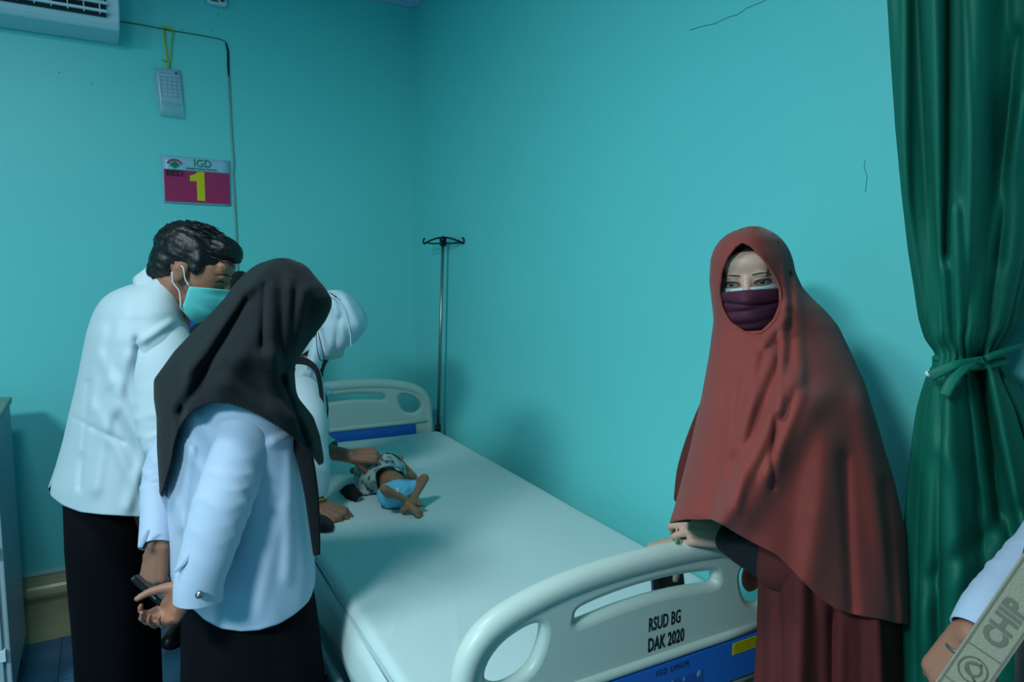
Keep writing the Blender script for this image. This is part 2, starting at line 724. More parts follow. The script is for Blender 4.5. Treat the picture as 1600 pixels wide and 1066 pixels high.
# ------------------------------------------------------------------ the room
XW, YW, ZC = 1.429, 3.43, 2.93
XL, YF = -3.6, -2.6


def struct(o, kind='structure'):
    o['kind'] = kind
    return o


struct(box('floor', XL - .1, XW + .1, YF - .1, YW + .1, -.1, 0, M_FLOOR))
wall_back = struct(box('wall_back', XL, XW + .1, YW, YW + .1, 0, ZC, M_WALL))
wall_right = struct(box('wall_right', XW, XW + .1, YF, YW + .1, 0, ZC, M_WALL))
struct(box('wall_left', XL - .1, XL, YF, YW + .1, 0, ZC, M_WALL))
struct(box('wall_front', XL, XW + .1, YF - .1, YF, 0, ZC, M_WALL))
struct(box('ceiling', XL - .1, XW + .1, YF - .1, YW + .1, ZC, ZC + .1, M_CEIL))
fl = bpy.data.objects['floor']
for k in range(-5, 3):
    x = -.21 + k * .6
    if XL < x < XW:
        box('floor_seam', x - .0015, x + .0015, YF, YW - .07, 0.0, .0008, M_SEAM, fl)
for k in range(0, 6):
    y = 3.0 - k * 1.2
    if y > YF:
        box('floor_seam', XL, XW - .07, y - .0015, y + .0015, 0.0, .0008, M_SEAM, fl)


def profile_run(name, prof, p0, p1, inward, m):
    """extrude a wall profile (distance from wall, z) along a wall"""
    p0, p1, inward = Vector(p0), Vector(p1), Vector(inward)
    n = len(prof)
    vs = [p0 + inward * a + UP * z for a, z in prof] + [p1 + inward * a + UP * z for a, z in prof]
    fs = [(i, (i + 1) % n, (i + 1) % n + n, i + n) for i in range(n)]
    fs += [tuple(range(n - 1, -1, -1)), tuple(range(n, 2 * n))]
    bm = bmesh.new()
    bv = [bm.verts.new(v) for v in vs]
    for f in fs:
        bm.faces.new([bv[i] for i in f])
    bmesh.ops.recalc_face_normals(bm, faces=bm.faces)
    return struct(from_bm(name, bm, m))


sk = [(0, .0), (.072, .0), (.068, .012), (.052, .05), (.042, .09), (.037, .125), (.035, .15), (.040, .165), (.047, .178), (.049, .190), (.045, .203), (.034, .212), (.026, .222), (.02, .24), (.016, .262), (0, .262)]
cap = [(0, .262), (.017, .262), (.02, .268), (.018, .276), (0, .279)]
cor = [(0, ZC), (.10, ZC), (.10, ZC - .012), (.085, ZC - .016), (.06, ZC - .022), (.04, ZC - .035), (.028, ZC - .05), (.022, ZC - .052), (.018, ZC - .066), (0, ZC - .068)]
for nm, p0, p1, inw in (('back', (XL, YW, 0), (XW, YW, 0), (0, -1, 0)), ('right', (XW, YF, 0), (XW, YW, 0), (-1, 0, 0)),
                        ('left', (XL, YF, 0), (XL, YW, 0), (1, 0, 0)), ('front', (XL, YF, 0), (XW, YF, 0), (0, 1, 0))):
    profile_run('baseboard_' + nm, sk, p0, p1, inw, M_BASE)
for i, (p0, p1, inw) in enumerate((((XL, YW, 0), (XW, YW, 0), (0, -1, 0)), ((XW, YF, 0), (XW, YW, 0), (-1, 0, 0)))):
    profile_run('trim_%d' % (i + 1), cap, p0, p1, inw, M_BASE2)
    profile_run('trim_%d' % (i + 3), cor, p0, p1, inw, M_PLASTER)
# hairline cracks, drawn in a darker wall colour, and scuffs in the paint
crk = [Xp(x, y, XW - .0004) for x, y in ((1078, 47), (1098, 41), (1117, 37), (1137, 27), (1152, 23), (1168, 12), (1186, 5), (1200, -2))]
tube('crack', crk, .0009, mat('crack_dark', (50, 130, 135), rough=.9), wall_right, seg=5)
crk = [Xp(x, y, XW - .0004) for x, y in ((1352, 250), (1350, 262), (1355, 275), (1352, 300))]
tube('crack', crk, .0007, mat('crack_dark_fine', (60, 145, 150), rough=.9), wall_right, seg=5)
spots = [(1072 // 3.135, 70 // 3.135), (896 // 3.135, 145 // 3.135), (1035 // 3.135, 150 // 3.135), (453 // 3.135, 413 // 3.135), (290 // 3.135, 355 // 3.135)]
for (x, y) in spots:
    c = Yp(x, y, YW)
    bm = bmesh.new()
    bmesh.ops.create_circle(bm, cap_ends=True, segments=9, radius=.0035, matrix=Matrix.Translation(c + Vector((0, -.0006, 0))) @ Matrix.Rotation(math.pi / 2, 4, 'X'))
    from_bm('scuff', bm, mat('scuff_mark', (70, 165, 165), rough=.9), wall_back)

# ceiling lamps that light the room (above the frame)
for i, (lc, pw, sx, sy) in enumerate(LAMPS):
    t = thing('ceiling_lamp', ('square white ceiling lamp above the bed side', 'square white ceiling lamp behind the photographer')[i], 'lamp', (lc[0], lc[1], ZC - .06))
    box('lamp_frame', lc[0] - sx / 2 - .03, lc[0] + sx / 2 + .03, lc[1] - sy / 2 - .03, lc[1] + sy / 2 + .03, ZC - .05, ZC, M_WHITE, t, .008)
    box('diffuser', lc[0] - sx / 2, lc[0] + sx / 2, lc[1] - sy / 2, lc[1] + sy / 2, ZC - .06, ZC - .048, M_LIGHT, t, .004)


# ------------------------------------------------------------------ text helper
def text(name, s, size, m, parent, M, ext=.0004, sx=1.0, bold=0.0, align='LEFT', world=True, shear=0.0, space=1.0):
    cu = bpy.data.curves.new(name, 'FONT')
    cu.body = s
    cu.size = size
    cu.extrude = ext
    cu.offset = bold
    cu.align_x = align
    cu.shear = shear
    cu.space_character = space
    cu.resolution_u = 3
    o = bpy.data.objects.new(name, cu)
    COL.objects.link(o)
    bpy.context.view_layer.update()
    me = bpy.data.meshes.new_from_object(o.evaluated_get(bpy.context.evaluated_depsgraph_get()))
    bpy.data.objects.remove(o)
    me.transform(M @ Matrix.Diagonal((sx, 1, 1, 1)))
    me.name = name
    me.materials.clear()
    return link(name, me, m, parent, False, world)


def facing(o, x, n):
    """matrix for text at o running along x with face normal n"""
    x = Vector(x).normalized()
    n = Vector(n).normalized()
    y = n.cross(x)
    return Matrix.Translation(o) @ Matrix((x, y, n)).transposed().to_4x4()


# ------------------------------------------------------------------ hospital bed (local: x across, y from foot to head)
BX, BY, BR = .872, .96, math.radians(-1.8)
bed = thing('hospital_bed', 'hospital bed with off-white plastic end boards and blue panels beside the turquoise wall', 'bed', (BX, BY, 0), rotz=BR)
BM_ = Matrix.Translation((BX, BY, 0)) @ Matrix.Rotation(BR, 4, 'Z')


def catmull(pts, n=6, closed=True):
    out = []
    k = len(pts)
    rng = range(k) if closed else range(k - 1)
    for i in rng:
        if closed:
            p = [Vector(pts[(i + d) % k]) for d in (-1, 0, 1, 2)]
        else:
            p = [Vector(pts[min(max(i + d, 0), k - 1)]) for d in (-1, 0, 1, 2)]
        for j in range(n):
            t = j / n
            out.append(0.5 * ((2 * p[1]) + (p[2] - p[0]) * t + (2 * p[0] - 5 * p[1] + 4 * p[2] - p[3]) * t * t + (3 * p[1] - p[0] - 3 * p[2] + p[3]) * t ** 3))
    if not closed:
        out.append(Vector(pts[-1]))
    return out


def plate(name, loops, y, half, bev, m, parent):
    """flat board in the x-z plane with holes and rounded edges"""
    cu = bpy.data.curves.new(name, 'CURVE')
    cu.dimensions = '2D'
    cu.fill_mode = 'BOTH'
    cu.extrude = half - bev
    cu.bevel_depth = bev
    cu.bevel_resolution = 3
    for li, lp in enumerate(loops):
        if li:      # widen holes by the rounded edge so the opening keeps its drawn size
            nl = len(lp)
            ar = sum(lp[i][0] * lp[(i + 1) % nl][1] - lp[(i + 1) % nl][0] * lp[i][1] for i in range(nl))
            sg = 1 if ar > 0 else -1
            lq = []
            for i in range(nl):
                ax, az = lp[i - 1]
                bx_, bz = lp[(i + 1) % nl]
                l = math.hypot(bx_ - ax, bz - az) or 1
                lq.append((lp[i][0] + sg * (bz - az) / l * bev * .8, lp[i][1] - sg * (bx_ - ax) / l * bev * .8))
            lp = lq
        sp = cu.splines.new('POLY')
        sp.points.add(len(lp) - 1)
        for p, c in zip(sp.points, lp):
            p.co = (c[0], c[1], 0, 1)
        sp.use_cyclic_u = True
    o = bpy.data.objects.new(name, cu)
    COL.objects.link(o)
    bpy.context.view_layer.update()
    me = bpy.data.meshes.new_from_object(o.evaluated_get(bpy.context.evaluated_depsgraph_get()))
    bpy.data.objects.remove(o)
    me.transform(Matrix(((1, 0, 0, 0), (0, 0, -1, y), (0, 1, 0, 0), (0, 0, 0, 1))))
    me.name = name
    me.materials.clear()
    ob = link(name, me, m, parent, False, False)
    return ob


RIMH = [(0, 1.040), (.10, 1.038), (.19, 1.030), (.27, 1.014), (.33, .992), (.365, .962), (.383, .92), (.388, .86), (.392, .78), (.395, .66), (.395, .50)]


def end_board(name, y, outward, label=None):
    """rim tube + pierced plate + blue panel; outward = -1 faces the camera"""
    rim = [(-x, z) for x, z in RIMH[::-1]] + RIMH[1:]
    rs = catmull([(x, z, 0) for x, z in rim], 5, False)
    outer = [(p.x, p.y) for p in rs]
    outer = outer + [(.36, .44), (-.36, .44)]
    slot = [(-.165, .958), (-.172, .972), (-.160, .989), (-.08, 1.000), (0, 1.003), (.08, 1.000), (.160, .989), (.172, .972), (.165, .958), (.08, .966), (0, .969), (-.08, .966)]
    hole = [(.350, .905), (.344, .935), (.318, .962), (.280, .978), (.248, .981), (.235, .966), (.240, .935), (.258, .902), (.290, .885), (.325, .884)]
    L = [outer,
         [(p.x, p.y) for p in catmull([(x, z, 0) for x, z in slot], 4)][::-1],
         [(p.x, p.y) for p in catmull([(x, z, 0) for x, z in hole], 4)][::-1],
         [(-p.x, p.y) for p in catmull([(x, z, 0) for x, z in hole], 4)]]
    b = plate(name, L, y, .016, .0135, M_BEDPL, bed)
    tube('rim', [(p.x, y, p.y) for p in rs], .0235, M_BEDPL, b, seg=20, world=False)
    yy = y + outward * .016
    a0, a1 = sorted((yy + outward * .006, yy - outward * .004))
    bm = bmesh.new()
    vs = [(-.325, .742), (.325, .742), (.318, .832), (-.318, .832)]
    q0 = [bm.verts.new((x, a0, z)) for x, z in vs]
    q1 = [bm.verts.new((x, a1, z)) for x, z in vs]
    bm.faces.new(q0)
    bm.faces.new(q1[::-1])
    for i in range(4):
        bm.faces.new((q0[i], q1[i], q1[(i + 1) % 4], q0[(i + 1) % 4]))
    bmesh.ops.recalc_face_normals(bm, faces=bm.faces)
    bmesh.ops.bevel(bm, geom=list(bm.edges), offset=.002, segments=2, affect='EDGES')
    pn = from_bm('coloured_panel', bm, M_BLUE, b, False, False)
    # moulded ribs above and below the panel
    tube('upper_rib', [(-.385, y + outward * .012, .842), (-.2, y + outward * .014, .8425), (0, y + outward * .014, .843), (.2, y + outward * .014, .8425), (.385, y + outward * .012, .842)], .0105, M_BEDPL, b, seg=12, world=False)
    tube('lower_rib', [(-.385, y + outward * .012, .728), (0, y + outward * .014, .728), (.385, y + outward * .012, .728)], .0105, M_BEDPL, b, seg=12, world=False)
    return b, pn


foot, foot_panel = end_board('footboard', 0, -1)
head_b, head_panel = end_board('headboard', 2.085, -1)
mt = lambda x, z, y=-.0165: facing((x, y, z), (1, 0, 0), (0, -1, 0))
text('stencil_text', 'RSUD BG', .038, M_INK, foot, mt(-.006, .905), sx=.50, bold=.0006, world=False, space=1.05)
text('stencil_text', 'DAK 2020', .038, M_INK, foot, mt(-.006, .864), sx=.53, bold=.0009, world=False, space=1.05)
text('panel_text', 'IGD UMUM', .0165, mat('faded_ink', (16, 46, 92), rough=.8), foot_panel, mt(.012, .812, -.0225), sx=.85, world=False, space=1.25)
st = box('yellow_sticker', .215, .299, -.0228, -.0219, .800, .8255, M_YEL, foot_panel, world=False)
for k in range(4):
    box('print_line', .221, .293 - .012 * (k % 2), -.0231, -.0227, .8045 + k * .0052, .8062 + k * .0052, mat('sticker_print', (140, 132, 20), rough=.7), foot_panel, world=False)
tp = box('clear_tape', .03, .135, -.0229, -.0219, .752, .792, mat('tape_film', (60, 105, 175), rough=.25, alpha=.45), foot_panel, world=False)
bm = bmesh.new()
for (x, r) in ((.125, .0075), (.085, .005), (.055, .006)):
    bmesh.ops.create_uvsphere(bm, u_segments=10, v_segments=6, radius=r, matrix=Matrix.Translation((x, -.0226, .786)) @ Matrix.Diagonal((1, .16, 1, 1)))
from_bm('tape_bubble', bm, mat('tape_bubble', (100, 140, 195), rough=.2), foot_panel, True, False)['kind'] = 'stuff'

# mattress: rounded slab, with faint sheet creases and a seam cord
def mattress():
    nx, ny = 90, 200
    x0, x1, y0, y1 = -.425, .425, .035, 2.03
    z1 = .80
    vs, fs = [], []
    rows = []
    random.seed(4)
    cr = []
    for k in range(46):
        cx, cy = random.uniform(-.4, .4), random.uniform(.1, 1.9)
        an = random.gauss(math.pi / 2 * .6, .5)
        cr.append((cx, cy, math.cos(an), math.sin(an), random.uniform(.05, .2), random.uniform(.004, .01), random.uniform(.0004, .0016)))
    # heavier creases round the child and along the edge
    cr += [(-.30, 1.25, .5, .86, .16, .010, .004), (-.33, 1.15, .4, .9, .12, .008, .003), (-.2, 1.42, .9, .4, .12, .012, .003)]
    def hz(x, y):
        h = 0
        for (cx, cy, dx, dy, L, w, a) in cr:
            u = (x - cx) * dx + (y - cy) * dy
            v = -(x - cx) * dy + (y - cy) * dx
            if abs(v) < 3 * w and abs(u) < 2 * L:
                h += a * math.exp(-(v / w) ** 2 - (u / L) ** 2)
        h += .003 * noise.noise(Vector((x * 3, y * 3, 1.3)))
        return h
    # superellipse-edge sections across
    prof = []
    rr = .022
    for k in range(7):
        a = math.pi / 2 * k / 6
        prof.append((x0 + rr - rr * math.cos(a), z1 - rr + rr * math.sin(a)))
    inner = [x0 + rr + (x1 - x0 - 2 * rr) * k / nx for k in range(1, nx)]
    P = [(x0 + .006, z1 - .125), (x0, z1 - .11), (x0, z1 - .05)] + prof + [(x, z1) for x in inner]
    P += [(-a, b) for a, b in prof[::-1]] + [(x1, z1 - .05), (x1, z1 - .11), (x1 - .006, z1 - .125)]
    n = len(P)
    for j in range(ny + 1):
        y = y0 + (y1 - y0) * j / ny
        e = min(y - y0, y1 - y)
        dz = 0
        inset = 0
        if e < rr:
            dz = -(rr - math.sqrt(max(0, rr * rr - (rr - e) ** 2)))
            inset = (rr - e) * .4
        for (x, z) in P:
            top = max(0, (z - (z1 - rr)) / rr)
            xx = x * (1 - inset / .43)
            w = .0025 * math.sin(y * 9) if abs(x) > .42 else 0
            vs.append((xx + w * (1 - top), y, z + (dz + hz(x, y)) * top))
    for j in range(ny):
        for i in range(n - 1):
            fs.append((j * n + i, j * n + i + 1, (j + 1) * n + i + 1, (j + 1) * n + i))
        fs.append((j * n + n - 1, j * n, (j + 1) * n, (j + 1) * n + n - 1))
    fs.append(tuple(range(n - 1, -1, -1)))
    fs.append(tuple(ny * n + i for i in range(n)))
    return from_py('mattress', vs, fs, M_MATT, bed, True, False)


mtr = mattress()
for sx in (-1, 1):
    tube('piping', [(sx * .4255, .06 + 1.95 * k / 20, .782 + .001 * math.sin(k * 2.1)) for k in range(21)], .0028, M_MSIDE, mtr, seg=8, world=False)
    tube('piping', [(sx * .4265, .06 + 1.95 * k / 20, .688 + .001 * math.sin(k * 1.7)) for k in range(21)], .0028, M_MSIDE, mtr, seg=8, world=False)
# sheet valance tucked down the side
for sx in (-1, 1):
    vs, fs = [], []
    NN = 120
    for j in range(NN + 1):
        y = .06 + 1.94 * j / NN
        f = .0015 * math.sin(y * 17) + .001 * math.sin(y * 41 + 1)
        for (dx, z) in ((.002, .77), (.010 + f, .73), (.016 + f * 1.6, .69), (.012 + f, .65), (-.02, .635)):
            vs.append((sx * (.425 + dx), y, z))
    for j in range(NN):
        for i in range(4):
            fs.append((j * 5 + i, j * 5 + i + 1, (j + 1) * 5 + i + 1, (j + 1) * 5 + i))
    o = from_py('sheet_fold', vs, fs, M_MATT, bed, True, False)
    md = o.modifiers.new('s', 'SOLIDIFY')
    md.thickness = .002
# frame, folded side rails, mechanism, legs, castors
box('mattress_platform', -.41, .41, .06, 2.0, .60, .655, mat('platform_grey', (140, 158, 160), rough=.5), bed, .006, False)
for sx in (-1, 1):
    r = tube('side_rail', [(sx * .455, .30, .585), (sx * .455, .34, .615), (sx * .455, .9, .618), (sx * .455, 1.5, .618), (sx * .455, 1.72, .615), (sx * .455, 1.77, .58)], .0135, M_RAIL, bed, seg=12, world=False)
    tube('lower_rail', [(sx * .452, .32, .50), (sx * .452, 1.75, .50)], .010, M_RAIL, r, seg=10, world=False)
    for k in range(6):
        y = .42 + k * .25
        tube('rail_post', [(sx * .455, y, .612), (sx * .462, y + .05, .555), (sx * .452, y + .09, .50)], .008, M_STEEL, r, seg=10, world=False)
    box('rail_lock', sx * .455 - .012, sx * .455 + .012, .52, .62, .575, .605, M_BLKPL, r, .004, False)
    box('frame_beam', sx * .385 - .02, sx * .385 + .02, .04, 2.04, .43, .49, M_RAIL, bed, .004, False)
    for y in (.10, 1.95):
        lg = box('leg', sx * .37 - .02, sx * .37 + .02, y - .02, y + .02, .14, .45, M_BEDPL, bed, .004, False)
        tube('castor_wheel', [(sx * .37 - .014, y, .06), (sx * .37 + .014, y, .06)], .06, M_DARK, lg, seg=24, world=False)
        box('castor_fork', sx * .37 - .02, sx * .37 + .02, y - .022, y + .022, .075, .145, M_STEEL, lg, .004, False)
        lgb = tube('corner_bumper', [(sx * .43, y - .06 if y < 1 else y + .06, .56), (sx * .43, y - .06 if y < 1 else y + .06, .60)], .03, M_BLKPL, bed, seg=16, world=False)
box('cross_beam', -.37, .37, .5, .54, .40, .44, M_RAIL, bed, .004, False)
box('cross_beam', -.37, .37, 1.5, 1.54, .40, .44, M_RAIL, bed, .004, False)
tube('actuator', [(0, .5, .44), (.02, 1.1, .52)], .025, M_BLKPL, bed, seg=14, world=False)
box('base_beam', -.35, .35, .08, .12, .2, .24, M_RAIL, bed, .004, False)
box('base_beam', -.35, .35, 1.93, 1.97, .2, .24, M_RAIL, bed, .004, False)
for x in (-.25, .25):
    tube('crank_handle', [(x, .0, .42), (x, -.05, .42), (x, -.055, .36), (x, -.075, .36)], .008, M_STEEL, bed, seg=8, world=False)

# ------------------------------------------------------------------ drip stand behind the headboard
PB, PT = Vector((1.356, 3.03, 0)), Vector((1.383, 2.985, 1.70))
iv = thing('drip_stand', 'thin steel drip stand pole with black hook head in the room corner', 'drip stand', tuple(PB))
pol = tube('pole', [PB + Vector((0, 0, .05)), PB.lerp(PT, .47)], .0095, M_STEEL, iv, seg=14)
tube('upper_pole', [PB.lerp(PT, .45), PT - Vector((0, 0, .01))], .0072, M_STEEL, iv, seg=14)
tube('clamp_collar', [PB.lerp(PT, .455), PB.lerp(PT, .48)], .013, M_BLKPL, iv, seg=14)
bm = bmesh.new()
bmesh.ops.create_uvsphere(bm, u_segments=16, v_segments=10, radius=.017, matrix=Matrix.Translation(PT))
bx(bm, PT.x - .012, PT.x + .012, PT.y - .012, PT.y + .012, PT.z - .03, PT.z - .005, .003)
from_bm('hook_hub', bm, M_BLKPL, iv, True)
hd = Vector((.388, -1.247, 0))
for sg in (-1, 1):
    d = hd * sg * .093 + Vector((0, 0, -.012))
    h = tube('hook_arm', [PT + Vector((0, 0, .012)), PT + d * .5 + Vector((0, 0, .010)), PT + d], .0042, M_BLKPL, iv, seg=10, sub=3)
    tube('hook_brace', [PT + Vector((0, 0, -.014)), PT + d * .5 + Vector((0, 0, -.012)), PT + d], .0036, M_BLKPL, h, seg=10, sub=3)
    e = PT + d
    o_ = hd * sg
    tube('hook_tip', [e, e + o_ * .008 + UP * -.006, e + o_ * .014 + UP * .002, e + o_ * .012 + UP * .014, e + o_ * .006 + UP * .019], .004, M_BLKPL, h, seg=10, sub=4)
for k in range(4):
    a = math.pi / 2 * k + .5
    tube('foot_bar', [PB + Vector((0, 0, .06)), PB + Vector((.04 * math.cos(a), .04 * math.sin(a), .012))], .008, M_BLKPL, iv, seg=8)

# ------------------------------------------------------------------ things on the back wall
# air conditioner
ac = thing('air_conditioner', 'white split air conditioner high on the turquoise wall at the top left', 'air conditioner', (-.3, YW, 2.49))
ax0, ax1 = -.72, .112
prof = [(YW, 2.80), (3.235, 2.80), (3.222, 2.78), (3.215, 2.60), (3.222, 2.545), (3.238, 2.508), (3.262, 2.488), (YW, 2.478)]
vs = [(ax0, y, z) for y, z in prof] + [(ax1, y, z) for y, z in prof]
n = len(prof)
fs = [(i, (i + 1) % n, (i + 1) % n + n, i + n) for i in range(n)] + [tuple(range(n - 1, -1, -1)), tuple(range(n, 2 * n))]
bm = bmesh.new()
bv = [bm.verts.new(v) for v in vs]
for f in fs:
    bm.faces.new([bv[i] for i in f])
bmesh.ops.recalc_face_normals(bm, faces=bm.faces)
bmesh.ops.bevel(bm, geom=list(bm.edges), offset=.004, segments=2, affect='EDGES')
from_bm('casing', bm, M_WHITE, ac)
box('front_cover', ax0 + .01, ax1 - .01, 3.206, 3.218, 2.625, 2.79, M_WHITE, ac, .004)
op = box('air_outlet', ax0 + .06, ax1 - .045, 3.208, 3.232, 2.522, 2.60, mat('outlet_dark', (12, 30, 38), rough=.7), ac)
for z in (2.536, 2.566, 2.592):
    box('louvre', ax0 + .05, ax1 - .040, 3.196, 3.212, z - .005, z + .005, M_WHITE, ac, .002)
for k in range(14):
    x = ax0 + .09 + k * .052
    box('fin', x - .002, x + .002, 3.202, 3.210, 2.525, 2.60, M_WHITE, ac)
box('blank_plate', ax1 - .20, ax1 - .05, 3.200, 3.209, 2.570, 2.598, mat('plate_grey', (130, 165, 178), rough=.5), ac)
# cable from the air conditioner
cab = thing('wall_cable', 'thin painted cable running along the turquoise wall and down beside the bed sign', 'cable', (.53, YW, 1.3))
yk = YW - .004
tube('cable_run', [(.10, yk, 2.571), (.2, yk, 2.572), (.3, yk, 2.568), (.42, yk, 2.568), (.505, yk, 2.565), (.525, yk, 2.560), (.533, yk, 2.545)], .0022, mat('cable_grey', (95, 110, 100), rough=.7), cab, seg=8)
tube('bare_cable', [(.530, yk, 2.552), (.537, yk, 2.52), (.536, yk, 2.45), (.537, yk, 2.40)], [.003, .0048, .0048, .003], M_CABLED, cab, seg=8)
tube('painted_cable', [(.537, yk, 2.41), (.540, yk, 2.2), (.546, yk, 2.02), (.542, yk, 1.99), (.548, yk, 1.7), (.548, yk, 1.2), (.548, yk, .29)], .0048, M_CABLE, cab, seg=8)
# small call box at the top
cbx = thing('call_box', 'small white wall box with a red button at the top edge', 'switch', (.496, YW, 2.69))
box('box_body', .455, .536, YW - .03, YW, 2.700, 2.80, M_WHITE, cbx, .008, seg=3)
bm = bmesh.new()
bmesh.ops.create_cone(bm, cap_ends=True, segments=18, radius1=.010, radius2=.009, depth=.006, matrix=Matrix.Translation((.516, YW - .032, 2.724)) @ Matrix.Rotation(math.pi / 2, 4, 'X'))
from_bm('red_button', bm, M_BUTTON, cbx, True)
box('name_strip', .470, .500, YW - .0312, YW - .0295, 2.712, 2.718, mat('strip_dark', (50, 80, 80)), cbx)
# hanging card pouch
pc = thing('card_pouch', 'clear plastic pouch with a white paper form hanging from yellow ribbon on the cable', 'pouch', (.29, YW - .01, 2.2))
yp = YW - .012
rb = tube('ribbon', [(.281, yp, 2.572), (.285, yp, 2.50), (.291, yp, 2.44), (.292, yp, 2.405)], .0028, M_RIBBON, pc, seg=6)
tube('ribbon', [(.318, yp, 2.568), (.310, yp, 2.52), (.303, yp, 2.46), (.294, yp, 2.405)], .0026, M_RIBBON, pc, seg=6)
tube('ribbon_knot', [(.276, yp - .003, 2.574), (.300, yp - .004, 2.571), (.322, yp - .003, 2.567)], .0045, M_RIBBON, pc, seg=8)
tube('ribbon_tail', [(.293, yp - .002, 2.435), (.280, yp - .004, 2.437), (.268, yp - .003, 2.440)], .0025, M_RIBBON, pc, seg=6)
tube('ribbon_knot', [(.293, yp - .002, 2.435), (.294, yp - .003, 2.41)], .0042, M_RIBBON, pc, seg=6)


def quad_slab(name, pts, y, th, m, parent, bow=0.0):
    """thin sheet facing -Y with corners pts (x,z), a little bowed"""
    n = 8
    vs = []
    for i in range(n + 1):
        for j in range(n + 1):
            u, v = j / n, i / n
            a = Vector(pts[0]).lerp(Vector(pts[1]), u)
            b = Vector(pts[3]).lerp(Vector(pts[2]), u)
            p = a.lerp(b, v)
            vs.append((p.x, y - bow * math.sin(math.pi * u) - bow * v, p.y))
    fs = [(i * (n + 1) + j, i * (n + 1) + j + 1, (i + 1) * (n + 1) + j + 1, (i + 1) * (n + 1) + j) for i in range(n) for j in range(n)]
    o = from_py(name, vs, fs, m, parent, True)
    md = o.modifiers.new('s', 'SOLIDIFY')
    md.thickness = th
    return o


quad_slab('pouch_sleeve', [(.238, 2.402), (.340, 2.408), (.349, 2.205), (.252, 2.206)], yp, .0012, M_CLEAR, pc, .004)
pf = quad_slab('paper_form', [(.241, 2.400), (.337, 2.405), (.343, 2.262), (.246, 2.264)], yp + .002, .0006, M_PAPER, pc, .004)
for k in range(7):
    z = 2.385 - k * .016
    box('form_line', .252 + .001 * k, .330 + .001 * k, yp - .0068, yp - .0062, z, z + .0012, mat('form_print', (125, 150, 178)), pf)
for x in (.262, .285, .303, .322):
    box('form_line', x, x + .0012, yp - .0068, yp - .0062, 2.285, 2.37, mat('form_print2', (135, 160, 188)), pf)
box('form_mark', .318, .326, yp - .0069, yp - .0062, 2.386, 2.394, mat('form_mark', (40, 60, 80)), pf)
# bed number sign
sg_ = thing('bed_sign', 'laminated bed number sign with a yellow 1 on a magenta panel', 'sign', (.39, YW, 1.845))
ys = YW - .004
quad_slab('sign_sheet', [(.247, 2.043), (.530, 2.040), (.527, 1.838), (.254, 1.840)], ys, .0012, M_SIGNW, sg_, .002)
box('magenta_panel', .2585, .5245, ys - .0062, ys - .0052, 1.846, 1.982, M_SIGNP, sg_)
mw = lambda x, z: facing((x, ys - .0064, z), (1, 0, 0), (0, -1, 0))
box('panel_border', .2580, .5250, ys - .0064, ys - .0054, 1.982, 1.9845, M_SIGNG, sg_)
bm = bmesh.new()
dg_ = [(.388, 1.855), (.420, 1.855), (.420, 1.981), (.392, 1.981), (.383, 1.970), (.361, 1.962), (.361, 1.938), (.388, 1.940)]
f_ = bm.faces.new([bm.verts.new((x, ys - .0064, z)) for x, z in dg_])
bmesh.ops.extrude_face_region(bm, geom=[f_])
for v in list(bm.verts)[8:]:
    v.co.y -= .0006
bmesh.ops.recalc_face_normals(bm, faces=bm.faces)
from_bm('number', bm, M_SIGNY, sg_)
text('bed_word', 'BED', .034, mat('sign_black', (38, 26, 44)), sg_, mw(.266, 1.957), bold=.0014, sx=1.15)
text('heading', 'IGD', .045, M_SIGNG, sg_, mw(.377, 2.003), bold=.0003, sx=.95)
text('subheading', 'Instalasi Gawat Darurat', .0135, M_SIGNG, sg_, mw(.346, 1.990), bold=.0002, sx=.98)
# emblem: red arc over a green tree-like crest
arc = []
bm = bmesh.new()
for k in range(13):
    a = math.radians(20 + 140 * k / 12)
    arc.append((bm.verts.new((.302 + .034 * math.cos(a), ys - .0062, 1.999 + .031 * math.sin(a))), bm.verts.new((.302 + .025 * math.cos(a), ys - .0062, 1.999 + .023 * math.sin(a)))))
for a, b in zip(arc, arc[1:]):
    bm.faces.new((a[0], a[1], b[1], b[0]))
em = from_bm('crest', bm, M_SIGNR, sg_)
bm = bmesh.new()
for (x, z, r) in ((.291, 2.004, .008), (.313, 2.004, .008), (.302, 2.012, .009), (.302, 1.996, .007)):
    bmesh.ops.create_circle(bm, cap_ends=True, segments=14, radius=r, matrix=Matrix.Translation((x, ys - .0063, z)) @ Matrix.Rotation(math.pi / 2, 4, 'X'))
from_bm('crest_leaf', bm, M_SIGNG, em)

# ------------------------------------------------------------------ cabinet at the left edge
cb = thing('bedside_cabinet', 'white bedside cabinet with castors at the left edge', 'cabinet', (-.55, 2.9, 0))
cx1, cy0, cy1 = -.322, 2.78, 3.24
box('carcass', -.80, cx1, cy0, cy1, .10, 1.04, M_CAB, cb, .006)
box('cabinet_top', -.81, cx1 + .008, cy0 - .012, cy1, 1.04, 1.065, M_CABS, cb, .006)
dr = box('drawer', -.79, cx1 - .02, cy0 - .014, cy0, .87, .985, M_CAB, cb, .004)
box('drawer_strip', -.79, cx1 - .012, cy0 - .010, cy0, .99, 1.03, mat('wood_strip', (140, 80, 30), rough=.5), cb, .002)
box('drawer_handle', -.62, -.50, cy0 - .035, cy0 - .014, .92, .935, M_STEEL, dr, .003)
dr = box('door', -.79, cx1 - .02, cy0 - .014, cy0, .13, .86, M_CAB, cb, .004)
box('door_hinge', cx1 - .03, cx1 - .012, cy0 - .018, cy0 + .002, .60, .64, M_WHITE, dr, .002)
box('door_hinge', cx1 - .03, cx1 - .012, cy0 - .018, cy0 + .002, .24, .28, M_WHITE, dr, .002)
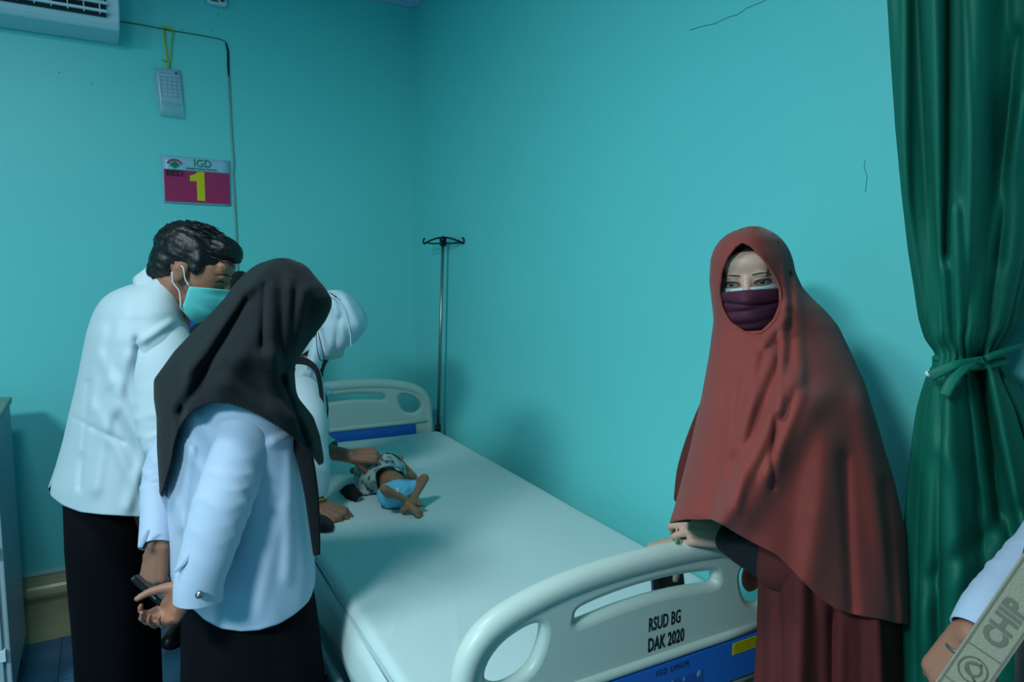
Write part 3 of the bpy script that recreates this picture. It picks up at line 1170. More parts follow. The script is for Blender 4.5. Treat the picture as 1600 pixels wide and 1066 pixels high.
for x in (-.76, cx1 - .03):
    for y in (cy0 + .04, cy1 - .04):
        w = tube('castor', [(x - .012, y, .045), (x + .012, y, .045)], .045, M_DARK, cb, seg=20)
        box('castor_fork', x - .018, x + .018, y - .02, y + .02, .05, .10, M_BLKPL, w, .004)

# ------------------------------------------------------------------ green curtain
cl = [(-320, 1392), (0, 1394), (100, 1400), (200, 1407), (300, 1417), (390, 1428), (450, 1438), (500, 1444), (530, 1452), (545, 1464), (556, 1471), (566, 1467), (585, 1456), (610, 1449), (640, 1443), (750, 1431), (850, 1424), (1066, 1418), (1820, 1400)]
crr = [(-320, 1668), (0, 1664), (200, 1655), (300, 1640), (400, 1618), (480, 1597), (510, 1588), (535, 1570), (548, 1562), (556, 1558), (566, 1560), (580, 1570), (610, 1586), (640, 1602), (750, 1640), (850, 1665), (1066, 1690), (1820, 1720)]


def cfold(th, py):
    tie = math.exp(-((py - 556) / 60.0) ** 2)
    a = .016 * (1 - .7 * tie)
    w = math.cos(6 * th + .8 + .25 * math.sin(py / 190))
    w2 = math.cos(11 * th + 1.1 + py / 500)
    s = a * math.copysign(abs(w) ** .6, w) + a * .5 * math.copysign(abs(w2) ** .7, w2)
    s += .004 * tie * math.cos(23 * th + 2)
    s += .004 * math.cos(31 * th) * tie
    return s


cth = [(-320, .105), (200, .10), (400, .085), (520, .058), (556, .042), (600, .062), (700, .085), (850, .095), (1820, .11)]
curt = thing('curtain', 'green fabric curtain gathered with a tie beside the woman in maroon', 'curtain', tuple(V(1515, 1700, 1.16)))
curt.location.z = 0.03
crg = [(1415, -100, 1412, 480, 9, .018), (1462, -50, 1470, 520, 14, .022), (1540, -100, 1512, 520, 26, .03), (1480, -100, 1477, 400, 7, -.03),
       (1600, 150, 1520, 540, 12, .022), (1590, 60, 1560, 400, 12, -.02), (1492, 330, 1500, 540, 10, .014),
       (1475, 580, 1440, 1000, 22, .02), (1500, 590, 1500, 900, 30, .022), (1545, 570, 1600, 830, 9, .028), (1532, 570, 1560, 800, 8, -.03),
       (1560, 560, 1640, 780, 10, .015), (1470, 700, 1560, 840, 14, .010), (1460, 900, 1590, 800, 16, -.014), (1440, 960, 1480, 1100, 20, .012)]
cpart = garment('curtain_cloth', cl, crr, [(0, 1.19), (1900, 1.19)], cth, [(-180, 1822), (180, 1822)], -320, M_CURT, curt, N=260, M=230, fold=cfold, ridges=crg, solid=.0018, sw=6)
# tie: two twisted strips, the knot ends and the cord to the wall
def ring(pyc, dy, off, ampl):
    out = []
    for k in range(33):
        th = 2 * math.pi * k / 32
        x = 1514.5 + (45 + off) * math.cos(th)
        p = V(x, pyc + dy * math.cos(th) + ampl * math.sin(2 * th), 1.16) - FH * ((.046 + off * .001) * math.sin(th))
        out.append(p)
    return out


M_TIE = mat('curtain_tie', (12, 112, 92), rough=.55, bump=.3, bscale=400)
tieo = tube('tie_band', ring(560, -2, 1, 1.5), .0055, M_TIE, curt, seg=10)
tube('tie_band', ring(566, -5, 2, -1.5), .0045, M_TIE, tieo, seg=10)
tube('tie_band', ring(554, -6, 0, 1.0), .004, M_TIE, tieo, seg=10)
tube('tie_cord', [V(1540, 560, 1.10), V(1570, 549, 1.11), V(1604, 538, 1.15), V(1650, 520, 1.22), Xp(1690, 505, XW - .004)], [.006, .006, .0045, .004, .004], M_TIE, tieo, seg=10, sub=4)


def ribbon3(name, pts, wid, m, parent, th=.0016, nrm=None):
    """flat strip through pts; wid per point; width laid perpendicular to path in the view-facing plane"""
    pts = [Vector(p) for p in pts]
    P2 = catmull(pts, 6, False)
    n = len(P2)
    vs = []
    for i, p in enumerate(P2):
        t = (P2[min(i + 1, n - 1)] - P2[max(i - 1, 0)]).normalized()
        N = (nrm if nrm is not None else (CAM - p).normalized())
        s = t.cross(N).normalized()
        u = i / (n - 1) * (len(wid) - 1)
        k = min(int(u), len(wid) - 2)
        w = wid[k] + (wid[k + 1] - wid[k]) * (u - k)
        for j in range(5):
            e = (j / 4 - .5)
            vs.append(p + s * (w * e) + N * (.15 * w * (.25 - e * e) * 2))
    fs = [(i * 5 + j, i * 5 + j + 1, (i + 1) * 5 + j + 1, (i + 1) * 5 + j) for i in range(n - 1) for j in range(4)]
    o = from_py(name, vs, fs, m, parent)
    md = o.modifiers.new('s', 'SOLIDIFY')
    md.thickness = th
    return o


ribbon3('tie_end', [V(1532, 563, 1.09), V(1500, 568, 1.075), V(1475, 578, 1.08), V(1454, 588, 1.09)], [.010, .012, .016, .018], M_TIE, tieo)
ribbon3('tie_end', [V(1525, 566, 1.085), V(1505, 578, 1.07), V(1488, 596, 1.065), V(1476, 618, 1.065)], [.008, .012, .016, .016], M_TIE, tieo)
bm = bmesh.new()
ell(bm, V(1452, 584, 1.105), (.008, .006, .006))
from_bm('tie_clip', bm, M_WHITE, tieo, True)
# ceiling rail the curtain hangs from
rl = thing('curtain_rail', 'white metal curtain rail fixed under the ceiling', 'curtain rail', (1.2, .5, 2.85))
rc = Vector((V(1515, 400, 1.16).x, V(1515, 400, 1.16).y, 0))
tube('rail_bar', [(XW - .01, rc.y, 2.86), (rc.x, rc.y, 2.86), (-.6, rc.y - .02, 2.86)], .012, M_WHITE, rl, seg=10)
for k in range(7):
    tube('glider', [(rc.x - .1 + k * .035, rc.y, 2.85), (rc.x - .1 + k * .035, rc.y, 2.55)], .003, M_WHITE, rl, seg=6)
tube('ceiling_bracket', [(0, rc.y - .01, 2.86), (0, rc.y - .01, ZC)], .008, M_WHITE, rl, seg=8)
#PEOPLE
# ------------------------------------------------------------------ people
def person(label, base):
    t = thing('person', label, 'person', (base[0], base[1], 0))
    return t


def legs(bm, hipc, side, feet, r=.055):
    for sg, ft in zip((-1, 1), feet):
        h = Vector(hipc) + Vector(side) * (sg * .055)
        ft = Vector(ft)
        k = h.lerp(Vector((ft.x, ft.y, .09)), .5) + Vector((0, 0, 0))
        capsule(bm, h, k, r, r * .72)
        capsule(bm, k, Vector((ft.x, ft.y, .09)), r * .72, r * .5)
        capsule(bm, Vector((ft.x, ft.y, .07)), Vector((ft.x, ft.y, .035)), .03, .03)


# ================= the woman in maroon at the foot of the bed
RDn = 1.30
red = person('woman in a maroon khimar and plum cloth mask resting her hands on the footboard', V(1290, 1500, 1.2))
HC = V(1175, 446, 1.295)
HM = frame(HC, -FH - RH * .47 - UP * .02, UP - RH * .12)
hs = .83
bm = bmesh.new()
head_shape(bm, HM, hs)
neck = HM @ Vector((0, -.02, -.13))
chest = V(1250, 640, 1.24)
pel = V(1300, 950, 1.20)
capsule(bm, HM @ (Vector((0, -.01, -.05)) * hs), neck, .045, .05)
capsule(bm, neck, chest, .045, .09)
capsule(bm, chest, pel, .09, .08)
shR, shL = V(1150, 610, 1.30), V(1295, 630, 1.20)
elR, wrR = V(1095, 735, 1.37), V(1070, 842, 1.405)
elL, wrL = V(1225, 800, 1.16), V(1143, 836, 1.300)
limbs(bm, [(neck, shR, .05, .045), (neck, shL, .05, .045), (shR, elR, .040, .032), (elR, wrR, .030, .021), (shL, elL, .040, .034), (elL, wrL, .032, .0225)])
hand_shape(bm, wrL, -RH * .93 + FH * .22 + UP * .06, UP * .75 - FH * .65, right=False, s=.92, curls=[(38, 60, 40), (40, 62, 40), (42, 62, 40), (44, 62, 40)], thumb=(30, 10, 20), spread=5)
hand_shape(bm, wrR, -RH * .75 + -FH * .05 - UP * .22, UP * .9 + FH * .3, right=True, s=.80, curls=[(20, 45, 40), (25, 50, 40), (25, 50, 40), (30, 50, 40)], thumb=(60, 20, 20))
fb = V(1300, 1600, 1.2)
legs(bm, pel, RH, (Vector((fb.x, fb.y, 0)) - RH * .06, Vector((fb.x, fb.y, 0)) + RH * .06))
rbody = skin_mesh('body', bm, M_SKIN2, red, .0042, 4)
for sg in (-1, 1):
    shoe('shoe', Vector((fb.x, fb.y, 0)) + RH * .1 * sg, -FH * .3 - RH * .6, M_BLKPL, red)

# face features found on the skin surface
bmt = BVHTree.FromObject(rbody, bpy.context.evaluated_depsgraph_get())


def onface(M, s, x, z, off=0.0, tree=None):
    o = M @ (Vector((x, .25, z)) * s)
    d = (M.to_3x3() @ Vector((0, -1, 0))).normalized()
    h = (tree or bmt).ray_cast(o, d)
    p = h[0] if h[0] is not None else M @ (Vector((x, .09, z)) * s)
    return p - d * off


M_LID = mat('eyelid_skin', (170, 128, 116), rough=.45, spec=.4)
for sg in (-1, 1):
    cx_ = sg * .031
    # almond eye: shallow lens with iris, lids and lash lines, eyes narrowed by a smile
    vs, n = [], 20
    ctr = onface(HM, hs, cx_, .008, .0008)
    rows = []
    for k in range(n + 1):
        t = -1 + 2 * k / n
        x = cx_ + .0165 * t
        h = .0034 * (1 - t * t)
        zc = .0075 + .0014 * (1 - t * t) + sg * .0008 * t
        rows.append((onface(HM, hs, x, zc + h, .0010), onface(HM, hs, x, zc, .0016), onface(HM, hs, x, zc - h * .8, .0010)))
    vs = [p for r in rows for p in r]
    fs = [(k * 3 + j, k * 3 + j + 1, k * 3 + j + 4, k * 3 + j + 3) for k in range(n) for j in range(2)]
    eye = from_py('eye', vs, fs, M_EYE, rbody)
    bm = bmesh.new()
    ic = onface(HM, hs, cx_ + .001, .0085, .0018)
    ell(bm, ic, (.0046 * hs, .0016, .0040 * hs), HM.to_3x3())
    from_bm('iris', bm, M_IRIS, eye, True)
    ul = [onface(HM, hs, cx_ + .0178 * t, .0075 + .0054 * (1 - t * t) + sg * .0008 * t, .0012) for t in (-1, -.6, -.2, .2, .6, 1)]
    tube('lash_line', ul, [.0004, .0011, .0013, .0013, .0012, .0005], M_BROW, eye, seg=6, sub=4)
    ul2 = [onface(HM, hs, cx_ + .0178 * t, .0118 + .0050 * (1 - t * t) + sg * .0008 * t, -.0002) for t in (-1, -.6, -.2, .2, .6, 1)]
    tube('upper_lid', ul2, [.001, .0028, .0034, .0034, .0028, .001], M_LID, eye, seg=8, sub=4)
    ll = [onface(HM, hs, cx_ + .0172 * t, .0060 - .0036 * (1 - t * t) + sg * .0008 * t, .0004) for t in (-1, -.6, -.2, .2, .6, 1)]
    tube('lower_lid', ll, [.0006, .0016, .0019, .0019, .0016, .0006], M_LID, eye, seg=8, sub=4)
    lb = [onface(HM, hs, cx_ + .0172 * t, .0066 - .0030 * (1 - t * t) + sg * .0008 * t, .0018) for t in (-1, -.6, -.2, .2, .6, 1)]
    tube('lower_lash', lb, .0005, M_BROW, eye, seg=5, sub=4)
    eb = [onface(HM, hs, sg * x, z, .0004) for x, z in ((.0120, .0245), (.020, .0262), (.031, .0272), (.041, .0262), (.051, .0215))]
    tube('eyebrow', eb, [.0014, .0022, .0020, .0015, .0005], M_BROW, rbody, seg=8, sub=4, ry=.5)

# inner black cap showing at the hairline, then the khimar over everything
hol = [(1150, 386), (1160, 379), (1172, 385), (1187, 400), (1199, 416), (1209, 434), (1217, 452), (1217, 478), (1207, 500), (1190, 516), (1165, 518), (1141, 503), (1129, 482), (1124, 455), (1128, 425), (1137, 402)]
rl_ = [(355, 1178), (358, 1160), (362, 1147), (368, 1136), (378, 1125), (390, 1117), (405, 1112), (440, 1110), (500, 1117), (530, 1113), (560, 1109), (620, 1098), (700, 1080), (780, 1059), (822, 1046), (900, 1050), (1000, 1060)]
rr_ = [(355, 1180), (358, 1195), (362, 1204), (368, 1213), (378, 1223), (390, 1231), (405, 1237), (425, 1241), (450, 1252), (470, 1270), (485, 1287), (510, 1308), (560, 1332), (600, 1350), (650, 1366), (700, 1380), (750, 1395), (830, 1412), (975, 1418), (1000, 1418)]
rd_ = [(355, 1.33), (440, 1.315), (520, 1.30), (620, 1.24), (800, 1.21), (1000, 1.20)]
rt_ = [(355, .06), (362, .082), (372, .102), (400, .116), (450, .118), (500, .120), (560, .145), (640, .165), (800, .175), (1000, .18)]
rh_ = [(-180, 818), (-120, 815), (-100, 850), (-85, 900), (-60, 935), (-20, 965), (0, 975), (12, 976), (25, 974), (45, 966), (58, 960), (68, 950), (78, 925), (86, 898), (95, 868), (108, 845), (122, 819), (130, 812), (150, 812), (180, 818)]
rg_ = [(1235, 600, 1128, 812, 15, .030), (1262, 640, 1160, 800, 26, .030), (1226, 480, 1213, 640, 7, .016), (1243, 450, 1250, 600, 9, .010), (1217, 540, 1205, 760, 5, -.012), (1205, 560, 1150, 700, 9, .012),
       (1180, 560, 1150, 790, 10, .010), (1150, 600, 1128, 780, 9, .008), (1250, 620, 1200, 740, 10, .014), (1345, 640, 1400, 950, 20, .02), (1290, 700, 1262, 900, 26, .022), (1318, 720, 1330, 950, 10, -.014), (1195, 535, 1222, 500, 8, .014),
       (1120, 640, 1090, 800, 12, .010), (1232, 400, 1236, 470, 4, -.006), (1222, 420, 1228, 480, 4, .006), (1380, 760, 1398, 960, 8, -.010)]
khi = garment('khimar', rl_, rr_, rd_, rt_, rh_, 355, M_RED, red, N=260, M=240, gamma=1.25, ridges=rg_,
              fold=wr((7, .004, .4, .6, 560, 900), (13, .003, 1.0, -.5, 640, 950), (4, .006, 2.0, .3, 600, 900)), sw=5, cut=(hol, 1.20, 1.34), solid=.0022)
# rolled edge of the face opening
edge = [V(x, y, 1.20) for x, y in hol]
kt = BVHTree.FromObject(khi, bpy.context.evaluated_depsgraph_get())
ep = []
cc = sum(edge, Vector()) / len(edge)
for p in catmull(edge, 3):
    fw = (cc - CAM).normalized()
    pp = p + (p - cc).normalized() * .003
    h = kt.ray_cast(pp - fw * .2, fw)
    ep.append(h[0] if h[0] is not None and (h[0] - p).length < .16 else p)
for _ in range(3):
    ep = [(ep[i - 1] + ep[i] * 2 + ep[(i + 1) % len(ep)]) / 4 for i in range(len(ep))]
tube('face_hem', ep + [ep[0]], .0022, M_RED, khi, seg=8)
# dark under-scarf across the hairline
bm = bmesh.new()
ell(bm, HM @ (Vector((0, -.008, .046)) * hs), [q_ * hs for q_ in (.0760, .0965, .0845)], HM.to_3x3())
us = from_bm('under_scarf', bm, mat('under_scarf_black', (34, 26, 26), rough=.9), khi, True)
bm = bmesh.new()
bm.from_mesh(us.data)
inv = HM.inverted()
dead = []
for f in bm.faces:
    c = inv @ f.calc_center_median()
    if c.z < .072 * hs + (-.05 if c.y < -.02 else 0) + abs(c.x) * -.35:
        dead.append(f)
bmesh.ops.delete(bm, geom=dead, context='FACES')
bm.to_mesh(us.data)
bm.free()
# masks: white one beneath, plum cloth one on top
mk0 = face_mask('inner_mask', HM, hs, M_WMASK, red, ztop=-.001, zbot=-.09, wide=1.0, pleats=2, loops=False, side_top=.004, side_bot=-.06)
mk = face_mask('cloth_mask', HM @ Matrix.Translation((0, .014, 0)), hs, M_PURP, red, creases=((.26, -.10, .035, .007), (.36, .12, .05, .006), (.62, .05, .06, .005), (.80, -.12, .05, .004)), nv=44, ztop=-.006, zbot=-.118, wide=1.09, pleats=1.4, pl=.0042, loops=True, strap=M_BLKPL, side_top=-.010, side_bot=-.085, bulge=.010)
# dress below the khimar
dl_ = [(820, 1190), (1000, 1192), (1066, 1190), (1700, 1150)]
dr_ = [(820, 1375), (930, 1395), (975, 1411), (1066, 1414), (1700, 1400)]
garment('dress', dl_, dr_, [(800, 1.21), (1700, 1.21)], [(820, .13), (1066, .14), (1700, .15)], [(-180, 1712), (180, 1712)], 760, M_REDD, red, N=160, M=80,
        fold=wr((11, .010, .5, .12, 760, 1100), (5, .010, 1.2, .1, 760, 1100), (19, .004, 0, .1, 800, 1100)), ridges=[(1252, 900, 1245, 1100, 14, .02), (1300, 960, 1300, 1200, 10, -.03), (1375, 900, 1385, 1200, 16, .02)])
# wide dress sleeves with black lace cuffs
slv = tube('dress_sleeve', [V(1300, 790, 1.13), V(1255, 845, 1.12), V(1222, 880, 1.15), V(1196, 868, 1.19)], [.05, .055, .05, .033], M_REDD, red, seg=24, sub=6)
vs_, fs_ = [], []
dp = [V(1166, 882, 1.20), V(1212, 860, 1.15), V(1270, 880, 1.12), V(1232, 955, 1.13), V(1214, 945, 1.15)]
dp2 = [p + FH * .035 for p in dp]
n5 = len(dp)
fs_ = [tuple(range(n5)), tuple(range(2 * n5 - 1, n5 - 1, -1))] + [(i, i + n5, (i + 1) % n5 + n5, (i + 1) % n5) for i in range(n5)]
dp_o = from_py('sleeve_drop', dp + dp2, fs_, M_REDD, slv)
tube('lace_cuff', [V(1225, 878, 1.15), V(1190, 862, 1.19), V(1160, 851, 1.24), V(1135, 838, 1.275)], [.050, .044, .036, .0290], M_CUFF, red, seg=24, sub=5, caps=False).modifiers.new('s', 'SOLIDIFY').thickness = .002
tube('lace_cuff', [elR.lerp(wrR, .35), elR.lerp(wrR, .8), wrR + Vector((0, 0, .004))], [.036, .030, .027], M_CUFF, red, seg=24, sub=5, caps=False).modifiers.new('s', 'SOLIDIFY').thickness = .002
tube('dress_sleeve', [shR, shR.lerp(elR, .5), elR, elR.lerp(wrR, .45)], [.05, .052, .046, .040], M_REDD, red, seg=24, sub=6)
# finger ring with a green stone
rg = tube('finger_ring', [V(1062, 846, 1.305) + (RH * math.cos(a) * .002 + UP * math.sin(a) * .006 + FH * math.cos(a) * .0075) for a in [2 * math.pi * k / 16 for k in range(17)]], .0012, M_GOLD, red, seg=6)
bm = bmesh.new()
ell(bm, V(1058, 846, 1.295), (.005, .004, .006))
from_bm('green_stone', bm, mat('green_stone', (70, 140, 90), rough=.2, coat=.5), rg, True)
# loose end of the khimar behind the footboard
bm = bmesh.new()
ell(bm, V(1176, 898, 1.475), (.030, .018, .040), Matrix.Rotation(.3, 3, 'Y'))
ell(bm, V(1188, 870, 1.47), (.030, .018, .04), Matrix.Rotation(.3, 3, 'Y'))
skin_mesh('khimar_end', bm, M_RED, red, .006, 4)
# phone in her right hand
ph_ = thing('smartphone', 'dark smartphone with a blue case held behind the footboard rail by the woman in maroon', 'phone', tuple(V(1043, 925, 1.42)))
pf_ = frame(V(1043, 898, 1.43), UP * .8 + FH * .5, -FH)
bm = bmesh.new()
bx(bm, -.036, .036, -.038, .05, -.009, -.001, .004, 3)
bmesh.ops.transform(bm, matrix=pf_, verts=bm.verts)
from_bm('case', bm, M_PHBLUE, ph_, False)
bm = bmesh.new()
bx(bm, -.033, .033, -.030, .047, -.002, .0006, .0006, 1)
bmesh.ops.transform(bm, matrix=pf_, verts=bm.verts)
from_bm('screen', bm, M_SCREEN, ph_, False)

# ================= the woman in the black scarf, seen from behind
blk = person('woman in a black scarf and pale blouse holding a phone behind her back', V(390, 1500, 1.5))
HM2 = frame(V(444, 480, 1.50), RH * .80 + FH * .30 - UP * .52, UP)
hs2 = .77
bm = bmesh.new()
head_shape(bm, HM2, hs2)
neck = V(412, 560, 1.50)
chest = V(372, 700, 1.50)
pel = V(385, 930, 1.50)
capsule(bm, HM2 @ Vector((0, -.02, -.04)), neck, .05, .05)
capsule(bm, neck, chest, .06, .10)
capsule(bm, chest, pel, .10, .085)
shN, elN, wrN = V(385, 655, 1.41), V(340, 800, 1.335), V(298, 912, 1.30)
shF, elF, wrF = V(330, 650, 1.62), V(258, 755, 1.58), V(247, 850, 1.46)
limbs(bm, [(neck, shN, .05, .045), (neck, shF, .05, .045), (shN, elN, .042, .034), (elN, wrN, .032, .023), (shF, elF, .04, .032), (elF, wrF, .03, .023)])
hand_shape(bm, wrN, -UP * .72 - RH * .50 - FH * .15, FH * .75 + RH * .55, right=True, s=.84, curls=[(55, 60, 30), (55, 60, 30), (58, 60, 30), (60, 60, 30)], thumb=(30, 10, 20), thumb_out=40, spread=4)
hand_shape(bm, wrF, -UP * .95 - RH * .15, -FH * .85 - RH * .4, right=False, s=.92, curls=[(30, 40, 25), (35, 45, 25), (40, 45, 25), (40, 45, 25)], thumb=(18, 8, 22), thumb_out=52, spread=4)
fb = V(392, 1500, 1.52)
legs(bm, pel, FH, (Vector((fb.x, fb.y, 0)) - FH * .1, Vector((fb.x, fb.y, 0)) + FH * .1))
skin_mesh('body', bm, M_SKIN, blk, .0045, 4)
for sg in (-1, 1):
    shoe('shoe', Vector((fb.x, fb.y, 0)) + FH * .1 * sg, RH, M_BLKPL, blk)
# blouse
bl_ = [(560, 330), (600, 292), (640, 274), (700, 268), (760, 266), (800, 264), (850, 262), (900, 264), (960, 285), (1000, 290)]
br_ = [(560, 420), (600, 446), (640, 460), (700, 471), (760, 480), (820, 486), (870, 490), (900, 492), (960, 486), (1000, 480)]
bh_ = [(-180, 905), (-90, 960), (0, 915), (12, 918), (25, 938), (45, 962), (60, 975), (78, 984), (95, 986), (112, 982), (130, 968), (150, 940), (180, 905)]
bt_ = [(560, .08), (600, .13), (640, .16), (700, .15), (800, .135), (900, .15), (1000, .16)]
garment('blouse', bl_, br_, [(500, 1.51), (1000, 1.51)], bt_, bh_, 560, M_BLOUSE, blk, N=170, M=130,
        fold=wr((3, .005, .3, .5, 600, 900), (8, .003, .3, .9, 650, 900)),
        ridges=[(300, 700, 285, 820, 8, .012), (290, 690, 330, 760, 9, .01), (275, 780, 300, 860, 8, .01), (455, 700, 448, 900, 10, .008), (430, 690, 472, 675, 8, .012), (300, 640, 340, 700, 10, .010), (440, 800, 400, 960, 12, .006)])


def wrinkle(k, amp, bias=0.0, hi=None):
    def f(u, a):
        e = 1.0
        if hi is not None:
            e = math.exp(-((u - hi) / .22) ** 2)
        r1 = 1 - abs(math.sin(u * k * 3.1416 + 2.2 * math.sin(a + 1) + bias))
        r2 = 1 - abs(math.sin(u * k * 1.7 * 3.1416 - 1.8 * math.sin(a * 2 + 2) + bias))
        return amp * e * (1.3 * r1 ** 2 * (.5 + .5 * math.sin(a + 2.4)) + .8 * r2 ** 2 * (.5 + .5 * math.cos(a * 2 + u * 5)) - .4) + .02 * math.sin(3 * a + u * 7)
    return f


def sleeve(name, pts, rad, m, parent, fold=None, seg=40, sub=16, label=None):
    o = tube(name, pts, rad, m, parent, seg=seg, sub=sub, caps=False, fold=fold)
    md = o.modifiers.new('s', 'SOLIDIFY')
    md.thickness = .0022
    return o


s1 = sleeve('sleeve', [V(392, 628, 1.45), V(386, 660, 1.41), V(366, 735, 1.37), V(346, 795, 1.335), V(326, 860, 1.31), V(312, 905, 1.295), V(309, 938, 1.29)],
            [.050, .060, .058, .056, .050, .046, .045], M_BLOUSE, blk, wrinkle(9, .055, 0, .45))
s2 = sleeve('sleeve', [V(330, 650, 1.62), V(275, 710, 1.60), V(252, 765, 1.56), V(246, 810, 1.50), V(243, 853, 1.46)], [.055, .056, .045, .036, .034], M_BLOUSE, blk, wrinkle(8, .06, 1, .5))
# cuff slits and the metal cuff button
ribbon3('cuff_placket', [V(297, 866, 1.265), V(287, 880, 1.258), V(273, 893, 1.252)], [.006, .010, .006], M_BLOUSE, s1)
ribbon3('cuff_placket', [V(232, 828, 1.42), V(225, 842, 1.415), V(219, 856, 1.41)], [.006, .012, .008], M_BLOUSE, s2)
bm = bmesh.new()
cbp = V(311, 930, 1.245)
bmesh.ops.create_cone(bm, cap_ends=True, segments=18, radius1=.0078, radius2=.0065, depth=.005, matrix=Matrix.Translation(cbp) @ (-FH).to_track_quat('Z', 'Y').to_matrix().to_4x4())
ell(bm, cbp - FH * .003, (.0035, .0035, .0035))
skin = from_bm('cuff_button', bm, M_STEEL, s1, True)
# skirt
garment('skirt', [(880, 285), (985, 284), (1066, 284), (1640, 262)], [(880, 480), (940, 492), (1066, 507), (1640, 560)], [(800, 1.515), (1700, 1.515)], [(880, .12), (1066, .14), (1640, .2)],
        [(-180, 1650), (180, 1650)], 860, M_TROUS, blk, N=120, M=60, fold=wr((6, .008, .5, .1, 900, 1300), (11, .004, 1.2, .1, 900, 1300)))
# black scarf
sl_ = [(405, 438), (409, 416), (414, 404), (420, 394), (430, 383), (445, 368), (470, 350), (512, 310), (550, 274), (575, 256), (594, 242), (623, 242), (652, 246), (700, 246), (775, 250), (900, 470)]
sr_ = [(405, 444), (408, 460), (413, 472), (420, 481), (434, 492), (450, 506), (468, 517), (482, 516), (500, 508), (530, 486), (564, 463), (582, 458), (610, 460), (623, 464), (652, 487), (681, 497), (715, 503), (770, 498), (900, 497)]
sd_ = [(405, 1.50), (900, 1.50)]
stt = [(405, .05), (412, .07), (425, .09), (450, .118), (500, .13), (550, .15), (600, .175), (650, .185), (775, .18)]
sh_ = [(-180, 772), (-150, 740), (-100, 660), (-40, 690), (-12, 715), (0, 722), (14, 726), (24, 716), (33, 706), (45, 688), (56, 668), (66, 654), (78, 640), (88, 631), (100, 628), (110, 632), (120, 642), (130, 656), (137, 672), (142, 690), (147, 722), (152, 742), (158, 762), (166, 775), (173, 774), (180, 772)]
sg2 = [(410, 425, 300, 575, 10, .020), (300, 575, 285, 720, 12, .020), (385, 470, 285, 640, 8, -.028), (285, 640, 283, 740, 6, -.02), (420, 440, 428, 560, 13, .018), (428, 560, 462, 650, 11, .018), (452, 440, 448, 560, 7, .012),
       (415, 450, 410, 540, 6, -.014), (474, 460, 452, 600, 9, .014), (452, 600, 490, 700, 9, .018), (440, 590, 478, 690, 6, -.02), (410, 560, 440, 655, 14, .012), (385, 540, 300, 680, 20, .012), (345, 560, 400, 560, 18, .010), (350, 600, 420, 640, 12, .010)]


def face_open(o, M=HM2):
    inv = M.inverted()
    bm = bmesh.new()
    bm.from_mesh(o.data)
    dead = [f for f in bm.faces if (lambda c: c.y > .045 and abs(c.x) < .045 and -.105 < c.z < .05)(inv @ f.calc_center_median())]
    bmesh.ops.delete(bm, geom=dead, context='FACES')
    bm.to_mesh(o.data)
    bm.free()


scf = garment('scarf', sl_, sr_, sd_, stt, sh_, 405, M_BLACKC, blk, N=300, M=180, gamma=1.35, ridges=sg2, fold=wr((9, .003, .3, .8, 480, 640)), zig=1.1, sw=4, post=face_open)
ribbon3('scarf_tail', [V(448, 640, 1.44), V(472, 700, 1.43), V(485, 760, 1.42), V(491, 815, 1.42), V(495, 868, 1.42)], [.02, .036, .030, .024, .014], M_BLACKC, scf)
# phone held behind her
pk = thing('smartphone', 'black smartphone held behind the back of the woman in the black scarf', 'phone', tuple(V(248, 936, 1.30)))
dd_ = (V(283, 965, 1.29) - V(212, 900, 1.29)).normalized()
wd_ = ((V(248, 936, 1.3) - CAM).normalized() + UP * .16).normalized()
pm = frame(V(249, 937, 1.325), dd_, dd_.cross(wd_) * -1)
bm = bmesh.new()
bx(bm, -.035, .035, -.068, .060, -.0058, .0058, .004, 3)
bmesh.ops.transform(bm, matrix=pm, verts=bm.verts)
from_bm('casing', bm, M_BLKPL, pk, False)
bm = bmesh.new()
bx(bm, -.032, .032, -.062, .055, .005, .0062, .0004, 1)
bmesh.ops.transform(bm, matrix=pm, verts=bm.verts)
from_bm('screen', bm, M_SCREEN, pk, False)
bm = bmesh.new()
bx(bm, -.0362, -.0345, -.03, -.005, -.002, .002, .0004, 1)
bmesh.ops.transform(bm, matrix=pm, verts=bm.verts)
from_bm('side_button', bm, M_STEEL, pk, False)

# ================= the man in the white coat
MD = 2.0
man = person('man in a white coat and teal surgical mask bending over the bed', V(185, 1250, MD))
HM3 = frame(V(302, 428, 1.95), RH * .90 + FH * .10 - UP * .36, UP)
hs3 = 1.02
bm = bmesh.new()
head_shape(bm, HM3, hs3)
neck = V(262, 470, 1.96)
chest = V(215, 580, MD)
pel = V(180, 790, MD)
capsule(bm, HM3 @ Vector((0, -.03, -.04)), neck, .058, .062)
capsule(bm, neck, chest, .07, .13)
capsule(bm, chest, pel, .13, .13)
shN, elN, wrN = V(256, 560, 1.885), V(268, 680, 1.82), V(340, 752, 1.835)
shF, elF, wrF = V(240, 530, 2.13), V(280, 660, 2.13), V(330, 730, 2.08)
limbs(bm, [(neck, shN, .055, .04), (neck, shF, .055, .04), (shN, elN, .045, .04), (elN, wrN, .038, .027), (shF, elF, .05, .04), (elF, wrF, .038, .027)])
hand_shape(bm, wrN, RH * .9 - UP * .4, UP * .9 + RH * .3, right=True, s=1.0)
hand_shape(bm, wrF, RH * .9 - UP * .4, UP * .9 + RH * .3, right=False, s=1.0)
fb = V(190, 1250, MD)
legs(bm, pel, FH, (Vector((fb.x, fb.y, 0)) - FH * .1, Vector((fb.x, fb.y, 0)) + FH * .1), .08)
mbody = skin_mesh('body', bm, M_SKIN, man, .0045, 4)
for sg in (-1, 1):
    shoe('shoe', Vector((fb.x, fb.y, 0)) + FH * .1 * sg, RH, M_BLKPL, man)
# hair
bm = bmesh.new()


